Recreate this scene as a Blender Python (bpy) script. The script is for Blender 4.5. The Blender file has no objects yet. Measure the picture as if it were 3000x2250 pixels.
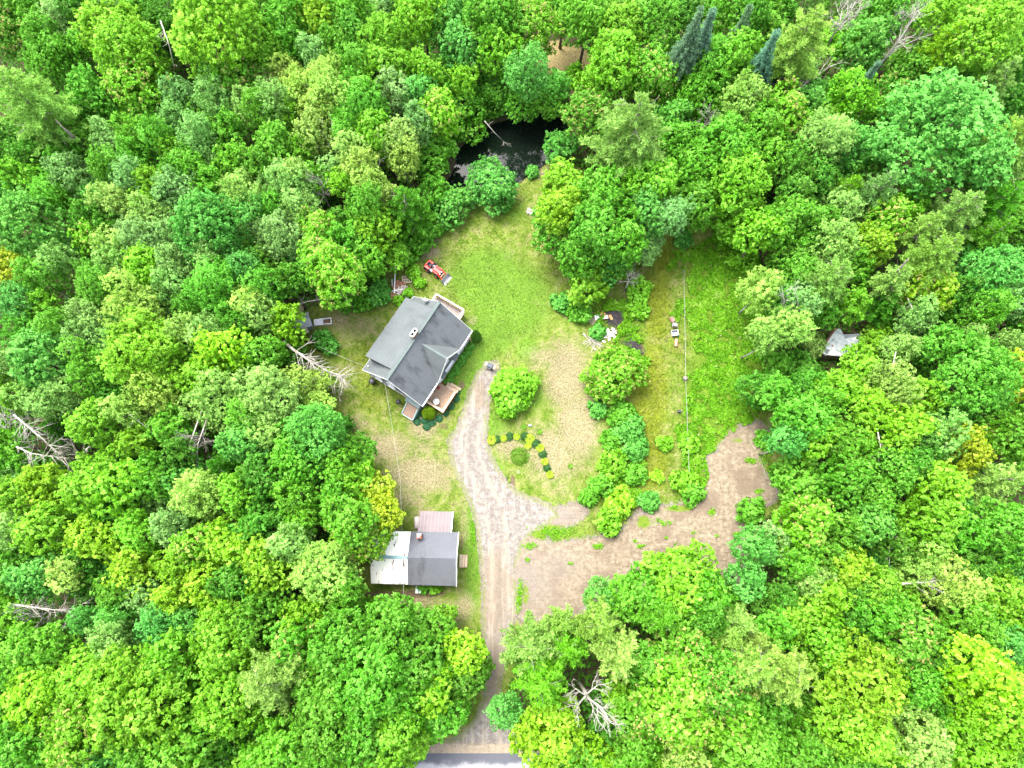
import bpy, math, random
import numpy as np
from mathutils import Vector, Matrix
R_ = math.radians
random.seed(7); rng = np.random.default_rng(11)
# ------------------------------------------------------------------ camera, sky, sun, exposure
scene = bpy.context.scene
FP = 2083.0; CAMH = 74.4; TILT = R_(15)
cam = bpy.data.objects.new('camera', bpy.data.cameras.new('camera'))
scene.collection.objects.link(cam); scene.camera = cam
cam.location = (0, 0, CAMH); cam.rotation_euler = (TILT, 0, 0)
cam.data.sensor_width = 36; cam.data.lens = FP / 3000 * 36
cam.data.clip_start = 0.5; cam.data.clip_end = 1500
SUN_EL, SUN_AZ = R_(64), R_(-40)          # azimuth from +Y towards +X
world = bpy.data.worlds.new('World'); scene.world = world; world.use_nodes = True
wn = world.node_tree
sky = wn.nodes.new('ShaderNodeTexSky'); sky.sky_type = 'NISHITA'; sky.sun_disc = False
sky.sun_elevation = SUN_EL; sky.sun_rotation = SUN_AZ
sky.air_density = 1.0; sky.dust_density = 4.0; sky.ozone_density = 0.6
bg = wn.nodes['Background']; bg.inputs['Strength'].default_value = 0.15
hs = wn.nodes.new('ShaderNodeHueSaturation'); hs.inputs['Saturation'].default_value = .45   # thin bright cloud takes the blue out of the sky
wn.links.new(sky.outputs[0], hs.inputs['Color']); wn.links.new(hs.outputs[0], bg.inputs['Color'])
sl = bpy.data.lights.new('sun', 'SUN'); sl.energy = 1.15; sl.angle = R_(30); sl.color = (1, 0.955, 0.87)
sun = bpy.data.objects.new('sun', sl); scene.collection.objects.link(sun)
sd = Vector((math.sin(SUN_AZ) * math.cos(SUN_EL), math.cos(SUN_AZ) * math.cos(SUN_EL), math.sin(SUN_EL)))
sun.rotation_euler = sd.to_track_quat('Z', 'Y').to_euler(); sun.location = (0, 0, 60)
vs = scene.view_settings; vs.view_transform = 'Standard'; vs.look = 'None'; vs.gamma = 1; vs.exposure = 2.55
scene.cycles.max_bounces = 12; scene.cycles.diffuse_bounces = 7; scene.cycles.transmission_bounces = 8
# ------------------------------------------------------------------ projection helpers (photo pixel -> world point)
_c, _s = math.cos(TILT), math.sin(TILT)
def up(px, py, z=0.0):
    a = (px - 1500) / FP; b = (1125 - py) / FP
    dz = b * _s - _c; k = (z - CAMH) / dz
    return (a * k, (b * _c + _s) * k)
def depth(px, py, z=0.0):
    return (CAMH - z) / (_c - (1125 - py) / FP * _s)
def down(x, y, z=0.0):
    zz = z - CAMH; yc = y * _c + zz * _s; zc = -y * _s + zz * _c
    return (1500 + FP * x / -zc, 1125 - FP * yc / -zc)
def npdown(x, y, z=0.0):
    zz = z - CAMH; yc = y * _c + zz * _s; zc = -y * _s + zz * _c
    return 1500 + FP * x / -zc, 1125 - FP * yc / -zc
# ------------------------------------------------------------------ objects
COL = scene.collection
def tag(o, label=None, cat=None, group=None, kind=None):
    if label: o['label'] = label
    if cat: o['category'] = cat
    if group: o['group'] = group
    if kind: o['kind'] = kind
    return o
def empty(name, loc, rz=0.0, label=None, cat=None, group=None):
    o = bpy.data.objects.new(name, None); COL.objects.link(o)
    o.location = loc; o.rotation_euler = (0, 0, rz); o.empty_display_size = 0.3
    return tag(o, label, cat, group)
def link(name, me, mat=None, parent=None, loc=None, rz=0.0):
    o = bpy.data.objects.new(name, me); COL.objects.link(o)
    if mat and not me.materials: me.materials.append(mat)
    if parent: o.parent = parent
    if loc: o.location = loc
    o.rotation_euler = (0, 0, rz)
    return o
class MB:
    def __init__(s): s.v = []; s.f = []
    def poly(s, pts): 
        i = len(s.v); s.v += [tuple(p) for p in pts]; s.f.append(tuple(range(i, i + len(pts)))); return s
    def box(s, c, d, rz=0.0, M=None):
        hx, hy, hz = d[0] / 2, d[1] / 2, d[2] / 2
        if M is None: M = Matrix.Rotation(rz, 3, 'Z')
        i = len(s.v)
        for x, y, z in ((-1,-1,-1),(1,-1,-1),(1,1,-1),(-1,1,-1),(-1,-1,1),(1,-1,1),(1,1,1),(-1,1,1)):
            p = M @ Vector((x * hx, y * hy, z * hz)); s.v.append((p.x + c[0], p.y + c[1], p.z + c[2]))
        for f in ((0,3,2,1),(4,5,6,7),(0,1,5,4),(1,2,6,5),(2,3,7,6),(3,0,4,7)): s.f.append(tuple(i + k for k in f))
        return s
    def beam(s, a, b, w, h):
        a, b = Vector(a), Vector(b); d = b - a; L = d.length
        q = d.to_track_quat('X', 'Z').to_matrix(); return s.box((a + b) / 2, (L, w, h), M=q)
    def slab(s, pts, t):
        # polygon (counter-clockwise from above) thickened downward along its normal
        pts = [Vector(p) for p in pts]; n = (pts[1] - pts[0]).cross(pts[2] - pts[0]).normalized()
        lo = [p - n * t for p in pts]; i = len(s.v); k = len(pts)
        s.v += [tuple(p) for p in pts] + [tuple(p) for p in lo]
        s.f.append(tuple(range(i, i + k))); s.f.append(tuple(range(i + 2 * k - 1, i + k - 1, -1)))
        for j in range(k): s.f.append((i + j, i + k + j, i + k + (j + 1) % k, i + (j + 1) % k))
        return s
    def tube(s, pts, rad, n=6, caps=True):
        pts = [Vector(p) for p in pts]
        if not hasattr(rad, '__len__'): rad = [rad] * len(pts)
        i0 = len(s.v); ref = Vector((0, 0, 1))
        for j, p in enumerate(pts):
            d = (pts[min(j + 1, len(pts) - 1)] - pts[max(j - 1, 0)]).normalized()
            if abs(d.dot(ref)) > .95: a = d.cross(Vector((1, 0, 0))).normalized()
            else: a = d.cross(ref).normalized()
            b = d.cross(a)
            for k in range(n):
                t = 2 * math.pi * k / n; q = p + (a * math.cos(t) + b * math.sin(t)) * rad[j]; s.v.append(tuple(q))
        for j in range(len(pts) - 1):
            for k in range(n):
                s.f.append((i0 + j * n + k, i0 + j * n + (k + 1) % n, i0 + (j + 1) * n + (k + 1) % n, i0 + (j + 1) * n + k))
        if caps:
            s.f.append(tuple(i0 + k for k in range(n))[::-1]); e = i0 + (len(pts) - 1) * n; s.f.append(tuple(e + k for k in range(n)))
        return s
    def cyl(s, c, r, h, n=20, r2=None): 
        return s.tube([c, (c[0], c[1], c[2] + h)], [r, r if r2 is None else r2], n)
    def mesh(s, name, smooth=False):
        me = bpy.data.meshes.new(name); me.from_pydata(s.v, [], s.f)
        if smooth: me.polygons.foreach_set('use_smooth', [True] * len(me.polygons))
        me.validate(); me.update(); return me
    def build(s, name, mat, parent=None, smooth=False, bevel=0.0, loc=None, rz=0.0):
        o = link(name, s.mesh(name, smooth), mat, parent, loc, rz)
        if bevel:
            m = o.modifiers.new('bevel', 'BEVEL'); m.width = bevel; m.segments = 2; m.limit_method = 'ANGLE'
        return o
def npmesh(name, V, F, attrs=None, smooth=False):
    """V (n,3), F (m,4) or (m,3) arrays; attrs: name -> (domain, array)"""
    me = bpy.data.meshes.new(name); k = F.shape[1]; m = F.shape[0]
    me.vertices.add(len(V)); me.vertices.foreach_set('co', np.ascontiguousarray(V, dtype=np.float32).ravel())
    me.loops.add(m * k); me.loops.foreach_set('vertex_index', np.ascontiguousarray(F, dtype=np.int32).ravel())
    me.polygons.add(m); me.polygons.foreach_set('loop_start', np.arange(m, dtype=np.int32) * k)
    me.polygons.foreach_set('loop_total', np.full(m, k, dtype=np.int32))
    if smooth: me.polygons.foreach_set('use_smooth', np.ones(m, dtype=bool))
    me.update(calc_edges=True)
    for n, (dom, arr) in (attrs or {}).items():
        a = me.attributes.new(n, 'FLOAT', dom); a.data.foreach_set('value', np.ascontiguousarray(arr, dtype=np.float32))
    return me
# ------------------------------------------------------------------ numpy noise
def _h(ix, iy, sd):
    n = (ix.astype(np.int64) * 374761393 + iy.astype(np.int64) * 668265263 + sd * 1442695041) & 0x7fffffff
    n = ((n ^ (n >> 13)) * 1274126177) & 0x7fffffff
    return ((n ^ (n >> 16)) & 0xffff) / 65535.0
def vn(x, y, sd=0):
    ix = np.floor(x); iy = np.floor(y); fx = x - ix; fy = y - iy
    fx = fx * fx * (3 - 2 * fx); fy = fy * fy * (3 - 2 * fy)
    ix = ix.astype(np.int64); iy = iy.astype(np.int64)
    a = _h(ix, iy, sd); b = _h(ix + 1, iy, sd); c = _h(ix, iy + 1, sd); d = _h(ix + 1, iy + 1, sd)
    return (a * (1 - fx) + b * fx) * (1 - fy) + (c * (1 - fx) + d * fx) * fy
def fbm(x, y, sc, sd=0, o=4):
    r = 0; am = .5; s = 1 / sc
    for k in range(o): r = r + am * vn(x * s + 17 * k, y * s - 9 * k, sd + k); am *= .5; s *= 2
    return r / (1 - .5 ** o)
def polydist(P, X, Y):
    """signed distance, positive inside, polygon P list of (x,y)"""
    P = np.array(P, float); d = np.full(X.shape, 1e9); ins = np.zeros(X.shape, bool); n = len(P)
    for i in range(n):
        x0, y0 = P[i]; x1, y1 = P[(i + 1) % n]; dx, dy = x1 - x0, y1 - y0
        t = np.clip(((X - x0) * dx + (Y - y0) * dy) / (dx * dx + dy * dy + 1e-9), 0, 1)
        d = np.minimum(d, np.hypot(X - x0 - t * dx, Y - y0 - t * dy))
        c = ((y0 > Y) != (y1 > Y)) & (X < (x1 - x0) * (Y - y0) / ((y1 - y0) if y1 != y0 else 1e-9) + x0); ins ^= c
    return np.where(ins, d, -d)
def W(poly, z=0): return [up(x, y, z) for x, y in poly]
# ------------------------------------------------------------------ materials
class NT:
    def __init__(s, name, rough=.8, spec=.2):
        m = bpy.data.materials.new(name); m.use_nodes = True; s.m = m; s.t = m.node_tree; s.p = s.t.nodes['Principled BSDF']
        s.p.inputs['Roughness'].default_value = rough; s.p.inputs['Specular IOR Level'].default_value = spec
        s._pos = None
    def n(s, typ, **kw):
        nd = s.t.nodes.new('ShaderNode' + typ)
        for k, v in kw.items(): setattr(nd, k, v)
        return nd
    def l(s, a, b): s.t.links.new(a, b)
    def pos(s, obj=False):
        if obj: return s.n('TexCoord').outputs['Object']
        return s.n('NewGeometry').outputs['Position']
    def noise(s, scale, detail=4, rough=.55, vec=None, obj=False, dist=0.0):
        nd = s.n('TexNoise'); nd.inputs['Scale'].default_value = scale; nd.inputs['Detail'].default_value = detail
        nd.inputs['Roughness'].default_value = rough; nd.inputs['Distortion'].default_value = dist
        s.l(vec if vec is not None else s.pos(obj), nd.inputs['Vector']); return nd.outputs[0]
    def attr(s, name): return s.n('Attribute', attribute_name=name).outputs['Fac']
    def ramp(s, fac, stops):
        r = s.n('ValToRGB'); e = r.color_ramp.elements
        e[0].position, e[0].color = stops[0][0], (*stops[0][1], 1) if len(stops[0][1]) == 3 else stops[0][1]
        e[1].position, e[1].color = stops[-1][0], (*stops[-1][1], 1)
        for p, c in stops[1:-1]:
            q = e.new(p); q.color = (*c, 1)
        s.l(fac, r.inputs[0]); return r.outputs[0]
    def mix(s, f, a, b, mode='MIX'):
        m = s.n('Mix', data_type='RGBA', blend_type=mode)
        for sock, v in ((m.inputs[0], f), (m.inputs[6], a), (m.inputs[7], b)):
            if isinstance(v, (int, float)): sock.default_value = v
            elif isinstance(v, tuple): sock.default_value = (*v, 1)
            else: s.l(v, sock)
        return m.outputs[2]
    def math(s, op, a, b=0.0, c=None, clamp=False):
        m = s.n('Math', operation=op, use_clamp=clamp)
        for sock, v in zip(m.inputs, (a, b, c)):
            if v is None: continue
            if isinstance(v, (int, float)): sock.default_value = v
            else: s.l(v, sock)
        return m.outputs[0]
    def step(s, v, lo, hi):
        r = s.n('MapRange', interpolation_type='SMOOTHSTEP'); r.inputs[1].default_value = lo; r.inputs[2].default_value = hi
        s.l(v, r.inputs[0]); return r.outputs[0]
    def col(s, c):
        if isinstance(c, tuple): s.p.inputs['Base Color'].default_value = (*c, 1)
        else: s.l(c, s.p.inputs['Base Color'])
        return s
    def bump(s, h, strength=.5, dist=.05):
        b = s.n('Bump'); b.inputs['Strength'].default_value = strength; b.inputs['Distance'].default_value = dist
        s.l(h, b.inputs['Height']); s.l(b.outputs[0], s.p.inputs['Normal']); return s
MATS = {}
def simple(name, col, rough=.7, spec=.3, var=.25, scale=3.0, metal=0.0, bump=.15):
    if name in MATS: return MATS[name]
    n = NT(name, rough, spec); f = n.noise(scale, 5, .65, obj=True)
    lo = tuple(c * (1 - var) for c in col); hi = tuple(min(1, c * (1 + var)) for c in col)
    n.col(n.ramp(f, [(.3, lo), (.7, hi)])); n.p.inputs['Metallic'].default_value = metal
    if bump: n.bump(n.noise(scale * 12, 3, .6, obj=True), bump, .01)
    MATS[name] = n.m; return n.m
# foliage: colour comes from the object's own colour; leaf to leaf variation from mesh attributes
def foliage_mat(name, use_obj=True, ramp=None, trans=.5):
    n = NT(name, .6, .16)
    tone = n.attr('tone')
    if use_obj:
        oi = n.n('ObjectInfo'); base = oi.outputs['Color']
        hsv = n.n('HueSaturation'); hsv.inputs['Saturation'].default_value = 1.0; n.l(n.math('MULTIPLY_ADD', tone, -.16, 1.06), hsv.inputs['Saturation'])  # brighter leaves less saturated: sky gloss highlights put into the leaf colour
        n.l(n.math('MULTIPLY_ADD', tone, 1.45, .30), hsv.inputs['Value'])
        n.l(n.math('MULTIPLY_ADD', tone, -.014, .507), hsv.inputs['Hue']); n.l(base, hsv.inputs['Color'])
        c = n.mix(n.math('MULTIPLY', n.attr('tip'), oi.outputs['Alpha']), hsv.outputs[0], (.46, .36, .14))
    else: c = n.ramp(tone, ramp)
    n.col(c)
    tr = n.n('BsdfTranslucent'); n.l(c, tr.inputs[0]); ms = n.n('MixShader'); ms.inputs[0].default_value = trans
    out = n.t.nodes['Material Output']; n.l(n.p.outputs[0], ms.inputs[1]); n.l(tr.outputs[0], ms.inputs[2]); n.l(ms.outputs[0], out.inputs[0])
    return n.m
LEAF = foliage_mat('foliage')
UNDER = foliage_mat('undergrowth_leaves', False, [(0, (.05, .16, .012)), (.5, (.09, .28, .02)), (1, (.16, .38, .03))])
WEED = foliage_mat('weed_leaves', False, [(0, (.07, .20, .008)), (.5, (.13, .35, .012)), (.93, (.22, .43, .025)), (1, (.45, .48, .25))])
def bark(name, a, b, sc=4):
    n = NT(name, .85, .15); mp = n.n('Mapping'); mp.inputs['Scale'].default_value = (1, 1, .25); n.l(n.pos(True), mp.inputs[0])
    f = n.noise(sc, 5, .7, vec=mp.outputs[0]); n.col(n.ramp(f, [(.35, a), (.65, b)])); n.bump(f, .6, .03); return n.m
BARK = bark('brown_bark', (.07, .05, .035), (.17, .14, .11)); BIRCHB = bark('pale_birch_bark', (.16, .15, .12), (.42, .40, .35), 3)
DEADB = bark('bleached_dead_wood', (.22, .20, .17), (.46, .43, .38)); GREYB = bark('grey_bark', (.10, .09, .075), (.26, .23, .20))
# ------------------------------------------------------------------ ground, lawn, drive, track, road, pond
CLEAR = [(1290,690),(1350,610),(1400,600),(1440,590),(1500,570),(1560,510),(1640,470),(1760,560),(1850,640),(1920,640),(2010,630),(2100,690),(2180,720),(2215,850),(2235,1000),(2255,1180),(2262,1240),(2285,1330),(2300,1440),(2270,1480),(2210,1510),(2200,1640),(2150,1700),(2060,1720),(1950,1740),(1860,1740),(1800,1750),(1720,1790),(1620,1830),(1540,1850),(1490,1950),(1470,2050),(1500,2130),(1560,2180),(1620,2195),(1850,2200),(1850,2212),(1150,2212),(1150,2190),(1230,2170),(1290,2140),(1330,2090),(1380,2030),(1410,1950),(1400,1900),(1330,1850),(1290,1830),(1200,1790),(1060,1760),(1060,1560),(1110,1450),(1110,1400),(1050,1320),(980,1230),(940,1130),(910,1040),(900,980),(880,950),(930,915),(1060,880),(1130,870),(1130,810),(1190,780),(1200,730),(1240,700)]
DRIVE = [(1428,1062),(1398,1100),(1374,1160),(1358,1210),(1342,1250),(1317,1290),(1322,1340),(1345,1400),(1378,1470),(1398,1540),(1408,1620),(1414,1700),(1416,1780),(1416,1860),(1424,1920),(1420,1990),(1424,2050),(1395,2110),(1350,2160),(1280,2188),(1190,2200),(1190,2212),(1640,2212),(1630,2190),(1560,2170),(1500,2140),(1465,2080),(1460,2010),(1475,1950),(1486,1900),(1497,1850),(1512,1790),(1508,1700),(1512,1650),(1530,1590),(1560,1560),(1600,1535),(1630,1510),(1610,1480),(1560,1462),(1510,1440),(1472,1400),(1440,1340),(1422,1290),(1426,1230),(1430,1180),(1444,1130),(1462,1085),(1456,1062)]
DIRT = [(1495,1560),(1580,1520),(1640,1490),(1700,1478),(1716,1500),(1680,1528),(1600,1548),(1600,1600),(1700,1590),(1760,1575),(1830,1550),(1870,1505),(1930,1490),(1990,1482),(2050,1460),(2080,1400),(2068,1335),(2110,1320),(2140,1275),(2180,1250),(2215,1238),(2240,1252),(2258,1300),(2225,1325),(2235,1390),(2280,1440),(2260,1465),(2200,1500),(2170,1560),(2190,1640),(2150,1700),(2060,1720),(1950,1740),(1860,1740),(1800,1750),(1720,1780),(1640,1800),(1520,1810),(1508,1700)]
POND = [(1330,500),(1345,440),(1380,400),(1450,360),(1520,340),(1600,330),(1655,350),(1670,380),(1640,430),(1600,470),(1560,500),(1500,540),(1440,545),(1400,575),(1370,600),(1310,600),(1290,560)]
TOPCLR = [(1570,130),(1640,120),(1730,150),(1745,200),(1735,270),(1700,300),(1650,280),(1610,240),(1580,190)]
wCLEAR, wDRIVE, wDIRT, wPOND, wTOP = map(W, (CLEAR, DRIVE, DIRT, POND, TOPCLR))
YROAD = -16.45
def blobs(X, Y, L):
    px, py = npdown(X, Y); r = np.zeros(X.shape)
    for (x, y, rx, ry, a) in L: r = np.maximum(r, a * np.exp(-(((px - x) / rx) ** 2 + ((py - y) / ry) ** 2) * .9))
    return r
DRY = [(1660,1100,75,120,.95),(1690,1250,75,130,.9),(1620,1330,100,110,.8),(1600,1050,90,60,.6),(1230,1390,130,70,.85),(1120,1310,110,60,.8),(1040,1240,70,40,.6),(1180,1460,110,50,.6),(1240,1250,60,60,.75),(1060,960,90,50,.55),(990,940,60,30,.7),(1110,1000,60,60,.35),(1180,1110,60,50,.4),(1250,740,50,22,.9),(1270,705,22,20,.8),(1490,1310,60,50,.7),(1640,1430,60,60,.5),(1740,1180,30,80,.6),(1310,1810,60,60,.75),(1360,1780,40,60,.7),(1200,1760,90,30,.85),(1360,1520,25,120,.5),(1555,620,30,30,.5),(1500,760,60,80,.28),(1600,900,90,60,.3),(1385,940,25,25,.5),(1345,2120,30,60,.5),(1560,1400,60,40,.4),(1240,1310,50,40,.6),(1570,510,60,14,.9),(1540,1250,50,60,.35),(1030,1120,40,40,.3),(1365,1110,16,40,.3),(1250,1500,80,30,.5),(1600,1620,90,40,.3)]
LUSH = [(1430,820,110,90,.9),(1500,880,110,110,.9),(1440,960,70,80,.9),(1400,1040,40,70,1),(1545,1020,40,50,.6),(1370,1110,40,70,.9),(1385,1600,26,130,1),(1395,1500,22,60,.9),(1550,1160,40,40,.9),(1450,1400,30,80,.6),(1620,1540,60,20,1),(1470,1180,40,130,.5),(1340,1300,24,50,.8),(1380,1750,26,60,.6),(1500,620,60,40,.5),(1570,1480,60,20,.6),(1680,1350,30,30,.2),(1590,1580,50,22,.9),(1450,1250,20,60,.7)]
WEEDB = [(2110,900,120,220,1),(2120,1150,130,140,1.1),(2060,1350,70,100,1),(2100,760,90,70,1),(2020,1440,50,40,.8),(1850,1000,60,150,.7),(1830,1350,60,170,.8),(1760,900,50,90,.7),(2200,1000,70,200,1)]
STRAW = [(1920,900,60,150,.8),(1900,1150,70,200,.9),(1910,1350,70,120,.8),(1945,760,45,80,.8),(1980,1000,40,120,.5),(1350,680,80,50,.3),(1080,1080,100,140,.5),(1110,880,80,40,.4),(1480,680,100,60,.35),(1090,1180,80,60,.5),(2120,930,60,60,.3),(1120,1330,140,120,.4)]
SOIL = [(1502,1412,10,26,.9),(1298,1250,26,20,.6),(1455,1290,30,22,.5),(1560,1350,30,24,.4),(1480,1790,12,60,.5),(1225,1740,120,16,.8),(1352,1590,14,60,.6),(1545,1790,60,30,.4),(1130,1000,22,8,.4),(1380,990,22,26,.7),(1352,1130,16,22,.7),(1115,1750,70,22,1),(1240,690,18,14,.8),(1868,1020,26,30,.8),(1890,1520,20,40,.6),(2120,900,14,14,.6),(2150,860,14,14,.5),(2095,990,12,20,.4),(1868,1490,14,70,.7)]
def lawn_attrs(X, Y):
    gv = np.maximum(np.clip(1 + polydist(wDRIVE, X, Y) / .7, 0, 1), np.clip(1 + polydist(wDIRT, X, Y) / 1.3, 0, 1))
    return dict(grav=gv, dry=blobs(X, Y, DRY), lush=blobs(X, Y, LUSH), weed=blobs(X, Y, WEEDB), straw=blobs(X, Y, STRAW), soil=blobs(X, Y, SOIL))
def sheet(name, poly, z, cell, jag, mat, attrf, margin=0.0, cut=None, zf=None, keep=None):
    P = np.array(poly); x0, y0 = P.min(0) - .6; x1, y1 = P.max(0) + .6
    nx, ny = int((x1 - x0) / cell) + 1, int((y1 - y0) / cell) + 1
    gx, gy = np.meshgrid(x0 + (np.arange(nx) + .5) * cell, y0 + (np.arange(ny) + .5) * cell)
    d = polydist(poly, gx, gy) + margin
    m = d + (fbm(gx, gy, jag * 2.2, 5, 5) - .5) * jag * 2 > 0
    if cut is not None: m &= cut(gx, gy)
    j, i = np.nonzero(m); w = nx + 1
    F = np.stack([j * w + i, j * w + i + 1, (j + 1) * w + i + 1, (j + 1) * w + i], 1)
    u, inv = np.unique(F.ravel(), return_inverse=True); F = inv.reshape(F.shape)
    VX = x0 + (u % w) * cell; VY = y0 + (u // w) * cell
    dd = polydist(poly, VX, VY) + margin
    Z = np.full(VX.shape, z) if zf is None else z + zf(VX, VY)
    at = {k: ('POINT', v) for k, v in attrf(VX, VY).items()}; at['edge'] = ('POINT', dd)
    o = link(name, npmesh(name, np.stack([VX, VY, Z], 1), F, at, True), mat); tag(o, kind='structure'); return o
def pond_dip(X, Y):
    d = polydist(wPOND, X, Y); return -np.clip((d + .5) / 1.2, 0, 1) * 1.1
CLINE = W([(1440,1062),(1420,1110),(1405,1170),(1392,1230),(1372,1290),(1378,1340),(1405,1400),(1435,1470),(1455,1540),(1462,1620),(1463,1700),(1463,1780),(1455,1860),(1450,1920),(1440,1990),(1440,2080),(1440,2200)])
def ruts(X, Y):
    d = np.full(X.shape, 9.)
    for (x0, y0), (x1, y1) in zip(CLINE[:-1], CLINE[1:]):
        dx, dy = x1 - x0, y1 - y0; t = np.clip(((X - x0) * dx + (Y - y0) * dy) / (dx * dx + dy * dy), 0, 1); d = np.minimum(d, np.hypot(X - x0 - t * dx, Y - y0 - t * dy))
    w = fbm(X, Y, 3, 55); brk = np.clip((fbm(X, Y, 1.3, 66) - .3) * 3, 0, 1)
    return dict(rut=np.exp(-((d - .8 + (w - .5) * .5) / .2) ** 2) * brk, crown=np.exp(-((d + (w - .5) * .4) / .25) ** 2) * brk)
# materials
def lawn_material(name='lawn_grass'):
    n = NT(name, .9, .1)
    f1 = n.noise(.33, 6, .62); f2 = n.noise(1.9, 6, .75); f3 = n.noise(5.5, 5, .8); f4 = n.noise(.9, 5, .65, dist=.6)
    c = n.ramp(n.math('ADD', n.math('MULTIPLY', f4, .55), n.math('MULTIPLY', f3, .45)), [(.40, (0.057, 0.111, 0.008)), (.5, (0.115, 0.164, 0.023)), (.60, (0.201, 0.197, 0.078))])
    def fac(a, noise, amt=1.0, lo=.42, hi=.62):
        return n.step(n.math('ADD', n.math('MULTIPLY', n.attr(a), amt), n.math('SUBTRACT', noise, .5)), lo, hi)
    c = n.mix(n.math('MULTIPLY', fac('straw', f2, 1, .3, .7), .75), c, n.ramp(f3, [(.35, (0.090, 0.127, 0.005)), (.65, (0.164, 0.180, 0.015))]))
    c = n.mix(fac('weed', f2, 1, .35, .6), c, n.ramp(f3, [(.35, (0.049, 0.107, 0.010)), (.65, (0.123, 0.205, 0.016))]))
    c = n.mix(n.math('MULTIPLY', fac('lush', f4, 1.2, .2, .65), .9), c, n.ramp(f3, [(.38, (0.049, 0.123, 0.008)), (.62, (0.119, 0.205, 0.025))]))
    dn = n.math('ADD', n.math('MULTIPLY', f2, .6), n.math('MULTIPLY', f4, .55))
    c = n.mix(n.math('MULTIPLY', fac('dry', dn, 1.15, .34, .95), .95), c, n.ramp(f3, [(.4, (0.107, 0.102, 0.037)), (.5, (0.189, 0.160, 0.090)), (.62, (0.279, 0.234, 0.156))]))
    c = n.mix(n.math('MULTIPLY', fac('soil', f2, 1, .4, .65), .9), c, n.ramp(f3, [(.3, (0.057, 0.037, 0.023)), (.7, (0.156, 0.111, 0.074))]))
    c = n.mix(n.step(n.math('ADD', n.attr('grav'), n.math('MULTIPLY', n.math('SUBTRACT', f2, .5), 1.6)), .55, .85), c, n.ramp(f3, [(.38, (.12, .10, .08)), (.62, (.24, .21, .175))]))
    v = n.n('TexVoronoi'); v.inputs['Scale'].default_value = 1.1; n.l(n.pos(), v.inputs['Vector'])
    sp = n.math('MULTIPLY', n.step(v.outputs['Distance'], .07, .04), n.step(f1, .5, .6))
    c = n.mix(sp, c, (0.295, 0.254, 0.189))
    c = n.mix(.8, c, n.ramp(f1, [(.3, (0.672, 0.672, 0.672)), (.7, (1.0, 1.0, 1.0))]), 'MULTIPLY')
    n.col(c); n.bump(n.math('ADD', f3, f2), .7, .08); return n.m
LAWN = lawn_material()
def ground_material():
    n = NT('forest_floor', .95, .05); f = n.noise(.8, 6, .7); g = n.noise(7, 4, .7)
    c = n.ramp(f, [(.3, (.028, .03, .012)), (.5, (.06, .05, .028)), (.7, (.05, .085, .02))])
    t = n.step(n.math('ADD', n.attr('top'), n.math('SUBTRACT', f, .5)), .35, .65)
    c = n.mix(t, c, n.ramp(g, [(.3, (.14, .12, .045)), (.5, (.24, .18, .09)), (.7, (.2, .22, .06))]))
    n.col(c); n.bump(n.math('ADD', f, g), .8, .1); return n.m
def gravel_material():
    n = NT('gravel_drive', .92, .15); f1 = n.noise(.5, 6, .6); f2 = n.noise(2.2, 7, .8); f3 = n.noise(14, 3, .8)
    mp = n.n('Mapping'); mp.inputs['Scale'].default_value = (1.6, .12, 1); n.l(n.pos(), mp.inputs[0])
    tr = n.noise(1.6, 4, .6, vec=mp.outputs[0], dist=.4)
    c = n.ramp(f2, [(.36, (0.096, 0.083, 0.072)), (.5, (0.152, 0.136, 0.122)), (.64, (0.232, 0.214, 0.196))])
    c = n.mix(n.step(n.math('ADD', n.attr('tan'), n.math('SUBTRACT', f1, .5)), .3, .7), c, n.ramp(f2, [(.3, (0.120, 0.096, 0.070)), (.7, (0.200, 0.160, 0.124))]))
    c = n.mix(n.step(tr, .55, .68), c, (0.232, 0.200, 0.160)); c = n.mix(n.math('MULTIPLY', n.step(tr, .45, .32), .5), c, (0.096, 0.080, 0.064))
    c = n.mix(n.math('MULTIPLY', n.step(n.noise(11, 2, .5), .62, .72), .6), c, (0.264, 0.252, 0.240))
    c = n.mix(n.math('MULTIPLY', n.attr('rut'), .75), c, (0.224, 0.192, 0.152)); c = n.mix(n.math('MULTIPLY', n.attr('crown'), .4), c, (0.104, 0.092, 0.076))
    e = n.step(n.math('ADD', n.math('MULTIPLY', n.attr('edge'), .9), n.math('SUBTRACT', f2, .5)), .45, .1)
    c = n.mix(n.math('MULTIPLY', e, .65), c, n.ramp(f3, [(.3, (0.064, 0.096, 0.016)), (.7, (0.176, 0.176, 0.072))]))
    n.col(c); n.bump(n.math('ADD', f2, f3), .8, .06); return n.m
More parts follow.
